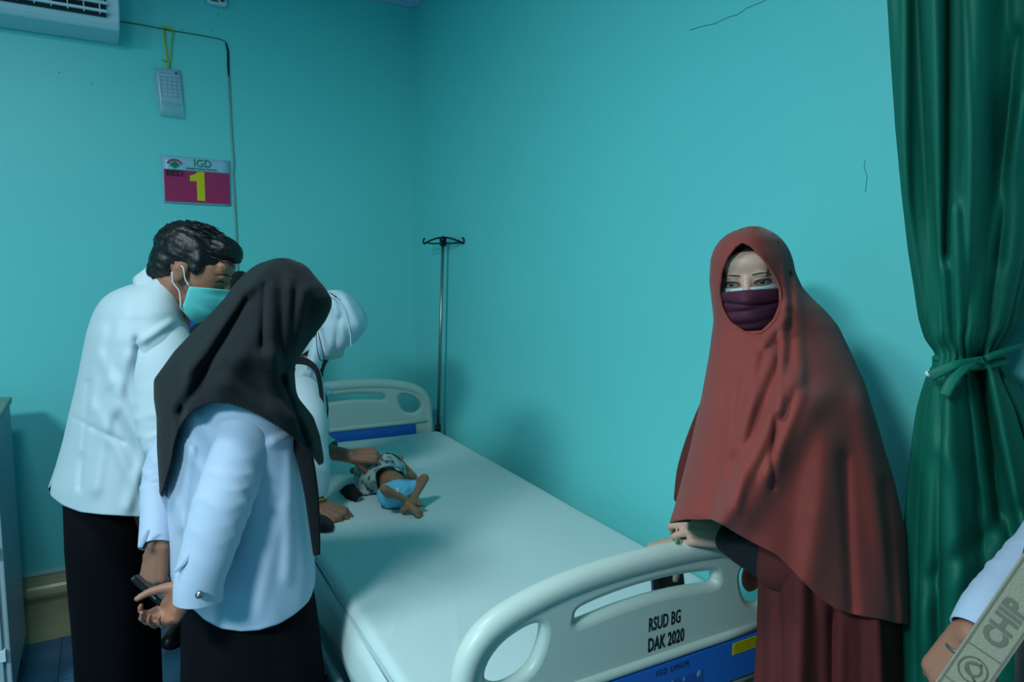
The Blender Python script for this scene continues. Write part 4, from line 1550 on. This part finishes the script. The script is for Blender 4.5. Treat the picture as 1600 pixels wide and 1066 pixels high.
def HE(M, s, c, r, rx=0):
    ell(bm, M @ (Vector(c) * s), [q_ * s for q_ in r], M.to_3x3() @ Matrix.Rotation(math.radians(rx), 3, 'X'))


HE(HM3, hs3, (0, -.022, .056), (.081, .100, .080))
HE(HM3, hs3, (0, -.060, .012), (.070, .058, .062))
HE(HM3, hs3, (0, .052, .096), (.058, .052, .032), -12)
HE(HM3, hs3, (0, .082, .088), (.045, .026, .016), -30)
HE(HM3, hs3, (-.073, .018, .040), (.009, .018, .034), 10)
HE(HM3, hs3, (.073, .018, .040), (.009, .018, .034), 10)
HE(HM3, hs3, (0, -.088, -.024), (.048, .026, .030))
hair = skin_mesh('hair', bm, M_HAIR, man, .004, 3)
inv = HM3.inverted()
for v in hair.data.vertices:
    l = inv @ v.co
    a = noise.noise(Vector((l.x * 90, l.y * 22, l.z * 60))) * .0035 + noise.noise(Vector((l.x * 220, l.y * 50, l.z * 150))) * .0018
    v.co += v.normal * a
# thin locks on the crown and fringe
random.seed(11)
vs_, fs_ = [], []
for k in range(120):
    a = random.uniform(-1, 1)
    b = random.uniform(-1.1, 1.0)
    x, y = a * .070, -.02 + b * .085
    z = .056 + .080 * math.sqrt(max(.02, 1 - (x / .081) ** 2 - ((y + .022) / .1) ** 2)) + .002
    p0 = HM3 @ (Vector((x, y, z)) * hs3)
    dl = Vector((random.gauss(0, .006), random.uniform(.012, .028), random.uniform(-.004, .006)))
    p1 = HM3 @ ((Vector((x, y, z)) + dl) * hs3)
    p2 = HM3 @ ((Vector((x, y, z)) + dl * 1.7 + Vector((0, 0, -.004))) * hs3)
    d_ = tube_data([p0, p1, p2], [.0022, .0018, .0004], seg=5)
    vs_, fs_ = merge((vs_, fs_), d_)
o = from_py('hair_locks', vs_, fs_, M_HAIR, man)
o['kind'] = 'stuff'
mtree = BVHTree.FromObject(mbody, bpy.context.evaluated_depsgraph_get())
for sg in (-1, 1):
    eb = [onface(HM3, hs3, sg * x, z, .0006, mtree) for x, z in ((.012, .027), (.024, .033), (.038, .033), (.050, .027))]
    tube('eyebrow', eb, [.002, .003, .0026, .001], M_HAIR, mbody, seg=8, sub=4, ry=.6)
    el_ = [onface(HM3, hs3, sg * x, z, .0006, mtree) for x, z in ((.018, .009), (.027, .012), (.036, .012), (.046, .007))]
    tube('eyelid', el_, [.001, .0020, .0020, .001], M_BROW, mbody, seg=6, sub=4)
face_mask('surgical_mask', HM3 @ Matrix.Translation((0, .004, -.003)), hs3, M_SMASK, man, ztop=-.002, zbot=-.120, wide=1.04, creases=((.3, .1, .06, .003), (.6, -.1, .06, .003)), pleats=3, pl=.0026, strap=M_LOOP, side_top=-.022, side_bot=-.088, bulge=.006, earz=.004)
# coat
ml_ = [(432, 240), (440, 226), (448, 196), (458, 172), (470, 158), (490, 146), (520, 136), (560, 128), (600, 120), (650, 108), (690, 99), (730, 88), (765, 76), (800, 74)]
mr_ = [(432, 262), (440, 272), (455, 280), (470, 284), (500, 290), (540, 300), (600, 305), (700, 300), (760, 290), (810, 285)]
mt_ = [(432, .055), (445, .085), (460, .13), (490, .19), (530, .215), (600, .21), (700, .20), (810, .21)]
mh_ = [(-180, 762), (-90, 800), (0, 806), (60, 808), (80, 806), (100, 804), (120, 800), (140, 790), (152, 781), (160, 776), (164, 774), (168, 752), (172, 762), (180, 762)]
mrg = [(215, 535, 222, 620, 6, -.020), (265, 505, 218, 535, 6, .010), (160, 520, 130, 700, 9, .014), (175, 600, 150, 760, 11, .014), (200, 560, 180, 640, 9, .010), (160, 560, 230, 700, 10, .010), (190, 640, 250, 740, 10, .012), (150, 640, 230, 790, 10, .010),
       (140, 600, 126, 760, 5, -.014), (110, 650, 190, 690, 5, -.006), (200, 480, 190, 560, 14, .010), (230, 700, 200, 790, 9, .010), (185, 510, 170, 600, 7, .008)]
coat = garment('coat', ml_, mr_, [(432, 1.97), (500, MD), (810, MD)], mt_, mh_, 436, M_COAT, man, N=190, M=160, fold=wr((7, .003, .3, .8, 500, 800), (4, .006, .8, .6, 500, 800)), ridges=mrg, sw=6)
cs = sleeve('coat_sleeve', [V(247, 500, 1.96), V(254, 548, 1.875), V(262, 610, 1.835), V(262, 670, 1.815), V(285, 715, 1.80), V(335, 750, 1.83)], [.05, .078, .078, .074, .066, .052], M_COAT, man, wrinkle(8, .07, .5, .6))
sleeve('coat_sleeve', [V(240, 515, 2.06), V(248, 540, 2.12), V(275, 640, 2.14), V(300, 700, 2.11), V(325, 725, 2.08)], [.065, .08, .07, .06, .05], M_COAT, man, wrinkle(6, .04, .5, .55))
# stand collar
ring_ = []
cen = V(258, 452, 1.965)
ax_ = (V(285, 432, 1.965) - V(250, 470, 1.965)).normalized()
mC = frame(cen, ax_, FH)
vs_, fs_ = [], []
for i in range(5):
    for j in range(41):
        a = 2 * math.pi * j / 40
        r = .073 - .002 * i
        vs_.append(mC @ Vector((math.cos(a) * r * 1.06, -.028 + i * .012, math.sin(a) * r)))
fs_ = [(i * 41 + j, i * 41 + j + 1, (i + 1) * 41 + j + 1, (i + 1) * 41 + j) for i in range(4) for j in range(40)]
cl_o = from_py('collar', vs_, fs_, M_COAT, coat)
cl_o.modifiers.new('s', 'SOLIDIFY').thickness = .004
# trousers
def trouser(c0, c1, r0, r1, d0, d1, w0, w1):
    P_, R_ = [], []
    for k in range(11):
        t = k / 10
        py = 775 + (1560 - 775) * t
        P_.append(V(c0 + (c1 - c0) * min(1, t * 1.9) , py, d0 + (d1 - d0) * t))
        R_.append(w0 + (w1 - w0) * min(1, t * 1.8))
    o = tube('trouser_leg', P_, R_, M_TROUS, man, seg=40, caps=True, ry=1.05, flat=FH, fold=lambda u, a: .05 * math.sin(3 * a + u * 8) + .03 * math.sin(5 * a - u * 11))
    for v in o.data.vertices:
        v.co.z = max(v.co.z, .03)


trouser(163, 178, 0, 0, 1.94, 1.92, .098, .083)
trouser(194, 206, 0, 0, 2.07, 2.09, .100, .085)

# ================= the woman in the white scarf leaning over the child
wht = person('woman in a white scarf and white mask leaning over the child from the far side', V(380, 1400, 2.4))
HM4 = frame(V(512, 512, 2.36), RH * .62 + FH * .15 - UP * .76, UP)
hs4 = .86
bm = bmesh.new()
head_shape(bm, HM4, hs4)
neck = V(480, 560, 2.38)
chest = V(455, 640, 2.40)
pel = V(345, 800, 2.44)
capsule(bm, HM4 @ Vector((0, -.02, -.04)), neck, .042, .040)
capsule(bm, neck, chest, .045, .10)
capsule(bm, chest, pel, .11, .12)
h1 = Zp(497, 790, .838)          # near wrist, above the sheet
h2 = Zp(549, 713, .935)
shN, elN = V(470, 620, 2.24), V(482, 725, 2.14)
shF, elF = V(480, 615, 2.52), V(478, 700, 2.44)
limbs(bm, [(neck, shN, .035, .035), (neck, shF, .035, .035), (shN, elN, .038, .034), (elN, h1, .032, .022), (shF, elF, .038, .034), (elF, h2, .034, .022)])
hand_shape(bm, h1, RH * .85 - UP * .28 - FH * .25, UP * .9 - FH * .3, right=True, s=.95, curls=[(45, 60, 30), (48, 62, 30), (52, 64, 30), (55, 64, 30)], thumb=(20, 10, 20), spread=9)
hand_shape(bm, h2, RH * .97 + UP * .02 + FH * .10, UP * .8 - FH * .6, right=False, s=.92, curls=[(48, 60, 40), (52, 62, 40), (56, 62, 40), (60, 62, 40)], thumb=(45, 20, 25), spread=2)
fb = V(345, 1400, 2.44)
legs(bm, pel, FH, (Vector((fb.x, fb.y, 0)) - FH * .1, Vector((fb.x, fb.y, 0)) + FH * .1))
wbody = skin_mesh('body', bm, M_SKIN, wht, .0036, 3)
for sg in (-1, 1):
    shoe('shoe', Vector((fb.x, fb.y, 0)) + FH * .1 * sg, RH, M_BLKPL, wht)
wtree = BVHTree.FromObject(wbody, bpy.context.evaluated_depsgraph_get())
for sg in (-1, 1):
    el_ = [onface(HM4, hs4, sg * x, z, .0006, wtree) for x, z in ((.018, .009), (.027, .012), (.036, .012), (.046, .007))]
    tube('eyelid', el_, [.001, .0020, .0020, .001], M_BROW, wbody, seg=6, sub=4)
wl_ = [(454, 522), (456, 508), (460, 500), (470, 493), (485, 489), (500, 486), (530, 478), (560, 468), (590, 458), (620, 452), (650, 450)]
wrr = [(454, 528), (456, 538), (460, 546), (470, 558), (485, 568), (497, 573), (507, 574), (516, 570), (528, 561), (540, 548), (552, 528), (565, 514), (580, 508), (600, 505), (650, 500)]
def open4(o):
    inv = HM4.inverted()
    bm = bmesh.new()
    bm.from_mesh(o.data)
    dead = [f for f in bm.faces if (lambda c: c.y > .015 and abs(c.x) < .060 and -.14 < c.z < .030)(inv @ f.calc_center_median())]
    bmesh.ops.delete(bm, geom=dead, context='FACES')
    bm.to_mesh(o.data)
    bm.free()


wsc = garment('scarf', wl_, wrr, [(454, 2.36), (650, 2.38)], [(454, .05), (460, .075), (475, .095), (510, .105), (560, .09), (600, .10), (650, .12)], [(-180, 625), (180, 625)], 454, M_WHIJ, wht, N=150, M=120, gamma=1.3,
              ridges=[(520, 470, 545, 560, 6, .012), (505, 480, 490, 570, 7, .012), (540, 465, 565, 520, 7, .012), (500, 520, 515, 590, 5, -.012), (490, 530, 480, 600, 5, .012), (530, 500, 520, 580, 5, -.012)], post=open4, sw=4)
face_mask('white_face_mask', HM4, hs4, M_WMASK, wht, ztop=.004, zbot=-.115, wide=1.04, pleats=1, pl=.001, loops=False, side_top=-.020, side_bot=-.088, bulge=.016)
# head straps of the mask over the scarf
tube('mask_strap', [V(513, 458, 2.25), V(526, 468, 2.245), V(540, 490, 2.255), V(547, 520, 2.27), V(548, 543, 2.28)], .0016, M_LOOP, wsc, seg=6, sub=4)
tube('mask_cord', [V(509, 457, 2.26), V(517, 459, 2.25), V(526, 465, 2.245)], .0022, M_BLKPL, wsc, seg=6, sub=3)
tube('lanyard', [V(494, 500, 2.24), V(495, 540, 2.22), V(500, 562, 2.22), V(506, 560, 2.22), V(502, 540, 2.22), V(497, 520, 2.24)], .0014, M_BLKPL, wsc, seg=6, sub=4)
# blouse, strap and sleeves
garment('blouse', [(560, 445), (600, 425), (700, 370), (850, 300), (950, 290)], [(560, 490), (580, 500), (600, 505), (640, 508), (690, 500), (730, 470), (780, 412), (850, 385), (950, 375)], [(560, 2.38), (700, 2.40), (900, 2.44)], [(560, .07), (590, .14), (640, .19), (720, .17), (780, .13), (950, .13)],
        [(-180, 930), (180, 930)], 558, M_COAT, wht, N=100, M=80, fold=wr((5, .004, 0, .8, 560, 700)))
garment('skirt', [(880, 292), (1500, 270)], [(880, 378), (1500, 385)], [(800, 2.44), (1500, 2.44)], [(880, .12), (1500, .14)], [(-180, 1110), (180, 1110)], 860, M_TROUS, wht, N=60, M=30, fold=wr((7, .01, 0, .1, 880, 1000)))
bs = ribbon3('bag_strap', [V(462, 562, 2.21), V(480, 566, 2.20), V(494, 578, 2.19), V(500, 600, 2.19), V(503, 630, 2.19), V(502, 660, 2.19), V(499, 692, 2.20)], [.03, .022, .016, .014, .012, .012, .012], M_BLACKC, wht)
tube('cord', [V(509, 615, 2.20), V(512, 640, 2.19), V(509, 665, 2.19), V(503, 692, 2.19)], .003, M_BLKPL, bs, seg=8, sub=4)
tube('cord_loop', [V(508, 603, 2.2), V(516, 608, 2.19), V(519, 613, 2.19), V(514, 617, 2.19), V(509, 617, 2.19)], .0018, mat('cord_blue', (20, 110, 190), rough=.5), bs, seg=6, sub=4)
sn = sleeve('sleeve', [V(468, 612, 2.26), V(474, 650, 2.18), V(480, 700, 2.15), V(486, 740, 2.13), V(493, 776, 2.12)], [.07, .075, .066, .058, .040], M_COAT, wht, wrinkle(5, .06, 0, .7))
sf = sleeve('sleeve', [V(480, 610, 2.5), V(482, 660, 2.46), V(490, 695, 2.42), V(517, 707, 2.40)], [.07, .07, .066, .045], M_COAT, wht, wrinkle(5, .06, 0, .7))
# gold bangle
bc = h1.lerp(elN, .10)
bd = (elN - h1).normalized()
bmx = frame(bc, bd, UP)
tube('gold_bangle', [bmx @ Vector((math.cos(a) * .0275, 0, math.sin(a) * .0275)) for a in [2 * math.pi * k / 24 for k in range(25)]], .0028, M_GOLD, wht, seg=8)

# ================= a fourth adult, almost hidden between the man and the black scarf
fou = person('person in a black headscarf and royal blue top mostly hidden behind the man in white', V(352, 1300, 2.85))
HM5 = frame(V(374, 468, 2.82), RH * .5 - FH * .1 - UP * .35, UP)
bm = bmesh.new()
head_shape(bm, HM5, .78)
neck, chest, pel = V(352, 520, 2.84), V(340, 610, 2.85), V(340, 790, 2.85)
capsule(bm, HM5 @ Vector((0, -.02, -.04)), neck, .05, .05)
capsule(bm, neck, chest, .06, .10)
capsule(bm, chest, pel, .10, .11)
for sg in (-1, 1):
    sh = neck + RH * sg * .13 - UP * .05
    capsule(bm, neck, sh, .05, .045)
    capsule(bm, sh, sh - UP * .25 + RH * sg * .02, .042, .034)
    capsule(bm, sh - UP * .25 + RH * sg * .02, sh - UP * .42 - FH * .1, .032, .022)
    hand_shape(bm, sh - UP * .42 - FH * .1, -UP * .8 - FH * .4, RH * sg, right=(sg < 0), s=.88)
fb = V(340, 1300, 2.85)
legs(bm, pel, RH, (Vector((fb.x, fb.y, 0)) - RH * .1, Vector((fb.x, fb.y, 0)) + RH * .1))
skin_mesh('body', bm, M_SKIN, fou, .0055, 3)
for sg in (-1, 1):
    shoe('shoe', Vector((fb.x, fb.y, 0)) + RH * .1 * sg, -FH, M_BLKPL, fou)


def open5(o):
    inv = HM5.inverted()
    bm = bmesh.new()
    bm.from_mesh(o.data)
    dead = [f for f in bm.faces if (lambda c: c.y > .045 and abs(c.x) < .045 and -.105 < c.z < .05)(inv @ f.calc_center_median())]
    bmesh.ops.delete(bm, geom=dead, context='FACES')
    bm.to_mesh(o.data)
    bm.free()


f5 = garment('headscarf', [(424, 372), (428, 360), (434, 352), (445, 347), (460, 345), (490, 345), (515, 330), (560, 300), (600, 290)], [(424, 378), (428, 386), (434, 394), (445, 402), (460, 408), (500, 410), (530, 415), (600, 420)],
             [(424, 2.82), (600, 2.84)], [(424, .05), (434, .08), (460, .10), (600, .14)], [(-180, 585), (180, 585)], 424, M_BLACKC, fou, N=90, M=60, gamma=1.3, post=open5, sw=3)
garment('vest', [(502, 318), (506, 302), (515, 292), (540, 286), (800, 280)], [(502, 350), (510, 400), (800, 410)], [(500, 2.80), (800, 2.82)], [(502, .08), (530, .17), (800, .17)], [(-180, 800), (180, 800)], 502, M_BLACKC, fou, N=80, M=40)
garment('blue_top', [(484, 306), (490, 292), (500, 283), (540, 276), (800, 276)], [(484, 328), (500, 350), (540, 370), (800, 400)], [(480, 2.88), (800, 2.88)], [(484, .05), (500, .10), (540, .15), (800, .15)], [(-180, 790), (180, 790)], 484, M_ROYAL, fou, N=70, M=40)
garment('trousers', [(780, 285), (1300, 290)], [(780, 408), (1300, 400)], [(780, 2.85), (1300, 2.85)], [(780, .15), (1300, .13)], [(-180, 1010), (180, 1010)], 770, M_TROUS, fou, N=60, M=30)
tube('pink_ear_loop', [V(352, 452, 2.72), V(354, 456, 2.71), V(352, 461, 2.72)], .004, M_PINK, fou, seg=8, sub=3)

# ================= the photographer's neighbour at the lower right edge
edg = person('person at the lower right edge in pale sleeve with a grey lettered shoulder strap', V(1830, 1600, .72))
bm = bmesh.new()
HM6 = frame(V(1850, 300, .74), -FH * .2 - RH * .9, UP)
head_shape(bm, HM6, .80)
neck, chest, pel = V(1835, 470, .75), V(1805, 650, .75), V(1805, 1150, .74)
capsule(bm, HM6 @ Vector((0, -.02, -.04)), neck, .05, .05)
capsule(bm, neck, chest, .06, .10)
capsule(bm, chest, pel, .09, .09)
shL, elL, wrL = V(1790, 620, .90), V(1655, 850, .88), V(1519, 992, .775)
shR, elR = V(1790, 640, .655), V(1780, 900, .62)
limbs(bm, [(neck, shL, .035, .032), (neck, shR, .035, .032), (shL, elL, .034, .030), (elL, wrL, .030, .020), (shR, elR, .038, .03), (elR, V(1800, 1100, .58), .03, .022)])
hand_shape(bm, wrL, -UP * .85 - RH * .35 + FH * .05, -FH * .5 - RH * .8, right=True, s=.80, curls=[(40, 45, 30), (45, 50, 30), (50, 50, 30), (50, 50, 30)], thumb=(30, 10, 20))
hand_shape(bm, V(1800, 1100, .58), -UP * .8 - RH * .4, -FH, right=False, s=.80)
fb = V(1850, 1600, .72)
legs(bm, pel, FH, (Vector((fb.x, fb.y, 0)) - FH * .1, Vector((fb.x, fb.y, 0)) + FH * .1))
skin_mesh('body', bm, M_SKIN, edg, .0045, 4)
for sg in (-1, 1):
    shoe('shoe', Vector((fb.x, fb.y, 0)) + FH * .1 * sg, -RH, M_BLKPL, edg)
sleeve('sleeve', [V(1790, 640, .90), V(1720, 780, .89), V(1650, 855, .86), V(1588, 908, .82), V(1545, 950, .79), V(1521, 988, .775)], [.055, .05, .043, .034, .0285, .0255], M_BLOUSE, edg, wrinkle(9, .06, 0, .55))
sleeve('sleeve', [V(1790, 630, .67), V(1790, 700, .65), V(1780, 900, .62), V(1790, 1040, .59), V(1800, 1085, .58)], [.05, .052, .045, .036, .032], M_BLOUSE, edg, wrinkle(9, .06, 0, .55))
garment('blouse', [(560, 1720), (700, 1680), (900, 1625), (1000, 1600), (1300, 1575)], [(560, 2050), (900, 2140), (1300, 2140)], [(560, .74), (1300, .73)], [(560, .10), (700, .13), (1300, .13)], [(-180, 1200), (180, 1200)], 540, M_BLOUSE, edg, N=90, M=60,
        fold=wr((6, .003, 0, .8, 560, 700)))
def open6(o):
    inv = HM6.inverted()
    bm = bmesh.new()
    bm.from_mesh(o.data)
    dead = [f for f in bm.faces if (lambda c: c.y > .03 and (c.x / .05) ** 2 + ((c.z + .02) / .085) ** 2 < 1)(inv @ f.calc_center_median())]
    bmesh.ops.delete(bm, geom=dead, context='FACES')
    bm.to_mesh(o.data)
    bm.free()


e6 = garment('scarf', [(140, 1840), (160, 1790), (200, 1750), (300, 1725), (420, 1720), (560, 1720), (700, 1680), (800, 1620), (900, 1592), (1000, 1590)], [(140, 1850), (160, 1900), (200, 1950), (300, 1985), (420, 2030), (560, 2130), (700, 2180), (1000, 2200)], [(140, .74), (1000, .73)],
             [(140, .03), (170, .07), (220, .10), (420, .12), (560, .17), (1000, .18)], [(-180, 1080), (180, 1080)], 140, M_BLACKC, edg, N=200, M=110, gamma=1.2, zig=1.5, post=open6)
garment('skirt', [(1180, 1570), (2400, 1540)], [(1180, 1990), (2400, 2000)], [(1100, .73), (2400, .73)], [(1180, .12), (2400, .13)], [(-180, 2500), (180, 2500)], 1170, M_TROUS, edg, N=60, M=30)
# lettered strap
SD = .60
A, B = V(1720, 716, SD + .05), V(1440, 1118, SD)
sdir = (V(1600, 930, SD) - V(1509, 1062, SD)).normalized()
c0 = V(1570, 974, SD)
nrm_ = (CAM - c0).normalized()
sx_ = sdir
nz = (nrm_ - sx_ * nrm_.dot(sx_)).normalized()
sM = facing(c0, sx_, nz)
bm = bmesh.new()
bx(bm, -.105, .11, -.0175, .0175, -.0025, .0, .001, 2)
bmesh.ops.transform(bm, matrix=sM, verts=bm.verts)
stp = from_bm('shoulder_strap', bm, M_STRAP, edg, False)
for y in (-.0150, .0150):
    bm = bmesh.new()
    bx(bm, -.105, .11, y - .0008, y + .0008, -.0005, .0006, 0)
    bmesh.ops.transform(bm, matrix=sM, verts=bm.verts)
    from_bm('stitching', bm, M_STRAPT, stp, False)
text('strap_text', 'CHIP', .026, M_STRAPT, stp, sM @ Matrix.Translation((-.024, -.0085, .0001)), ext=.0006, sx=.78, bold=.0011, shear=.15)
bm = bmesh.new()
bx(bm, -.0335, -.0322, -.0155, .0155, 0, .0008, 0)
bmesh.ops.transform(bm, matrix=sM, verts=bm.verts)
from_bm('strap_line', bm, M_STRAPT, stp, False)
bm = bmesh.new()
bx(bm, -.072, -.0707, -.0155, .0155, 0, .0008, 0)
bmesh.ops.transform(bm, matrix=sM, verts=bm.verts)
from_bm('strap_line', bm, M_STRAPT, stp, False)
for r, w, ox in ((.0112, .0008, 0), (.006, .001, .001)):
    tube('strap_emblem', [sM @ Vector((-.052 + ox + r * math.cos(a), r * math.sin(a), .0004)) for a in [2 * math.pi * k / 24 for k in range(25)]], w, M_STRAPT, stp, seg=6)
tube('strap_emblem', [sM @ Vector(p) for p in ((-.060, -.006, .0004), (-.050, .006, .0004), (-.044, -.004, .0004))], .0012, M_STRAPT, stp, seg=6, sub=4)
tube('shoulder_strap_run', [sM @ Vector((.108, 0, -.001)), V(1760, 640, SD + .02), V(1830, 540, SD + .06), V(1880, 500, .74)], .006, M_STRAP, edg, seg=12, ry=2.6, flat=sM.to_3x3() @ Vector((0, 1, 0)), sub=5)
bgl = frame(V(1478, 1052, .775), -UP, FH)
tube('bracelet', [V(1512, 1006, .775) + (RH * math.cos(a) * .021 + FH * math.sin(a) * .019 + UP * (.006 * math.cos(a))) for a in [2 * math.pi * k / 24 for k in range(25)]], .0022, M_STEEL, edg, seg=8)

# ================= the child on the bed
ZB = .80
chd = person('small thin child lying on the bed in a pale blue nappy and pulled-up patterned shirt', Zp(615, 765, ZB))
chd.location.z = ZB
c_pel = Zp(622, 772, ZB + .042)
c_chest = Zp(604, 745, ZB + .048)
c_neck = Zp(597, 733, ZB + .050)
c_head = c_neck + (c_neck - c_pel).normalized() * .035 + Vector((0, 0, -.004))
bm = bmesh.new()
capsule(bm, c_pel, c_chest, .040, .042)
capsule(bm, c_chest, c_neck, .042, .028)
ell(bm, c_head + Vector((0, .02, .0)), (.040, .048, .044))
ax_c = (c_neck - c_pel).normalized()
sd_c = ax_c.cross(UP).normalized()          # towards the image right
ell(bm, c_pel.lerp(c_chest, .5) + UP * .012, (.040, .040, .034))
hipR, hipL = c_pel - sd_c * .022 - ax_c * .008, c_pel + sd_c * .030 - ax_c * .005
knR = Zp(601, 765, ZB + .092)
anR = Zp(640, 784, ZB + .040)
knL = Zp(663, 748, ZB + .085)
anL = Zp(640, 791, ZB + .030)
limbs(bm, [(hipR, knR, .020, .0155), (knR, anR, .0150, .0095), (hipL, knL, .021, .0160), (knL, anL, .0155, .0095)])
def fist(c):
    ell(bm, c, (.0115, .0105, .012))
    for k in range(4):
        capsule(bm, c + RH * (-.007 + .0048 * k) + UP * .008 - FH * .003, c + RH * (-.007 + .0048 * k) + UP * .001 - FH * .012, .0038, .0034, 8)
    capsule(bm, c + RH * .009 + UP * .002, c + RH * .007 - FH * .012 - UP * .002, .0040, .0034, 8)


# feet with toes
def foot_(an, tip, up_, s=1.0):
    d = (tip - an).normalized()
    sd = d.cross(up_).normalized()
    capsule(bm, an - d * .008, an + d * .034 * s, .0115 * s, .0125 * s)
    capsule(bm, an + sd * .005 + d * .01, an + sd * .007 + d * .036 * s, .008, .008)
    capsule(bm, an - sd * .005 + d * .01, an - sd * .008 + d * .034 * s, .008, .008)
    for k in range(5):
        o_ = sd * (-.015 + .0075 * k)
        a = an + o_ + d * (.036 - .0015 * abs(k - 3)) * s
        capsule(bm, a - d * .006, a + d * .014 * s, .0036 if k < 4 else .005, .0030 if k < 4 else .0042, 8)


foot_(anL + UP * .002, Zp(654, 802, ZB + .012), UP, 1.0)
foot_(anR, Zp(664, 790, ZB + .016), UP, 1.0)
capsule(bm, anL, Zp(631, 797, ZB + .016), .012, .012)
# arms
eL = Zp(647, 745, ZB + .018)
wL = Zp(625, 720, ZB + .075)
limbs(bm, [(c_chest + sd_c * .034 + ax_c * .02, eL, .014, .0115), (eL, wL, .0115, .0085)])
fist(wL + UP * .008)
eR = Zp(572, 745, ZB + .02)
wR = Zp(556, 736, ZB + .03)
limbs(bm, [(c_chest - sd_c * .034 + ax_c * .02, eR, .014, .0115), (eR, wR, .0115, .0085)])
fist(wR - RH * .010)
skin_mesh('body', bm, M_SKIN3, chd, .0017, 3)
# nappy: pelvis shell with leg openings
bm = bmesh.new()
ell(bm, c_pel + UP * .002 - ax_c * .004, (.0525, .050, .046))
capsule(bm, c_pel - sd_c * .028 - ax_c * .002, c_pel + sd_c * .028 - ax_c * .002, .042, .042)
capsule(bm, hipR - ax_c * .004, hipR.lerp(knR, .22), .033, .029)
capsule(bm, hipL, hipL.lerp(knL, .42), .033, .024)
nap = skin_mesh('nappy', bm, M_DIAP, chd, .003, 3)
for v in nap.data.vertices:
    v.co += v.normal * (noise.noise(v.co * 70) * .0025)
    v.co.z = max(v.co.z, ZB + .002)
bm = bmesh.new()
ell(bm, Zp(621, 766, ZB + .086), (.004, .005, .009))
from_bm('nappy_tab', bm, M_LOOP, nap, True)
# shirt: sheet grid over the chest, tented up by the woman's hand and spread on the bed
def sheet(name, rows, m, parent, th=.002, sub=8, rip=0.0):
    """rows of control points -> smooth cloth patch"""
    R_ = [catmull(r, sub, False) for r in rows]
    n = len(R_[0])
    cols = [catmull([r[j] for r in R_], sub, False) for j in range(n)]
    mrows = len(cols[0])
    vs = []
    for i in range(mrows):
        for j in range(n):
            p = cols[j][i].copy()
            if rip:
                p.z += rip * (noise.noise(Vector((p.x * 45, p.y * 45, 1))) + .6 * noise.noise(Vector((p.x * 100, p.y * 90, 5))))
            vs.append(p)
    fs = [(i * n + j, i * n + j + 1, (i + 1) * n + j + 1, (i + 1) * n + j) for i in range(mrows - 1) for j in range(n - 1)]
    o = from_py(name, vs, fs, m, parent)
    md = o.modifiers.new('s', 'SOLIDIFY')
    md.thickness = th
    return o


zz = lambda x, y, h: Zp(x, y, ZB + h)
shirt = sheet('patterned_shirt', [
    [zz(565, 775, .006), zz(556, 752, .020), zz(556, 730, .045), zz(588, 713, .120), zz(607, 710, .125), zz(622, 716, .100), zz(632, 724, .06), zz(640, 738, .02)],
    [zz(575, 772, .008), zz(566, 750, .050), zz(570, 732, .085), zz(592, 720, .118), zz(609, 717, .122), zz(622, 722, .098), zz(632, 730, .06), zz(638, 742, .02)],
    [zz(586, 770, .010), zz(578, 752, .062), zz(580, 735, .088), zz(594, 727, .106), zz(610, 723, .112), zz(624, 727, .095), zz(632, 735, .06), zz(637, 745, .02)],
    [zz(592, 769, .012), zz(587, 752, .066), zz(587, 738, .090), zz(596, 731, .100), zz(610, 728, .104), zz(622, 731, .092), zz(629, 737, .066), zz(634, 744, .03)]], M_BATIK, chd, rip=.010)
hm_ = M_PHBLUE
tube('shirt_hem', [zz(588, 713, .122), zz(598, 710, .127), zz(607, 709, .127), zz(617, 712, .115), zz(624, 717, .098), zz(632, 724, .062)], .0028, mat('hem_navy', (30, 48, 62), rough=.8), shirt, seg=8, sub=4)
tube('shirt_hem', [zz(592, 769, .014), zz(587, 752, .068), zz(587, 738, .092), zz(596, 731, .102), zz(610, 728, .106), zz(622, 731, .094), zz(629, 737, .068), zz(634, 744, .03)], .0024, mat('hem_light', (120, 150, 165), rough=.8), shirt, seg=8, sub=4)
dcl = sheet('dark_cloth', [[zz(531, 767, .004), zz(540, 760, .03), zz(553, 756, .035)], [zz(540, 778, .004), zz(548, 768, .03), zz(558, 764, .035)], [zz(556, 784, .004), zz(560, 778, .018), zz(566, 774, .02)]], mat('dark_batik', (16, 22, 22), rough=.85, var=.5, vscale=60), None, rip=.003)
apply_mods(dcl)
origin(dcl)
tag(dcl, 'small dark patterned cloth lying on the sheet beside the child', 'cloth')
bk = sheet('black_cloth', [[zz(488, 812, .004), zz(500, 805, .02), zz(512, 808, .016)], [zz(490, 822, .004), zz(504, 818, .026), zz(521, 820, .008)], [zz(492, 830, .003), zz(505, 830, .008), zz(520, 831, .003)]], M_BLACKC, None, rip=.004)
apply_mods(bk)
origin(bk)
tag(bk, 'crumpled black cloth lying at the bed edge below the gold bangle hand', 'cloth')
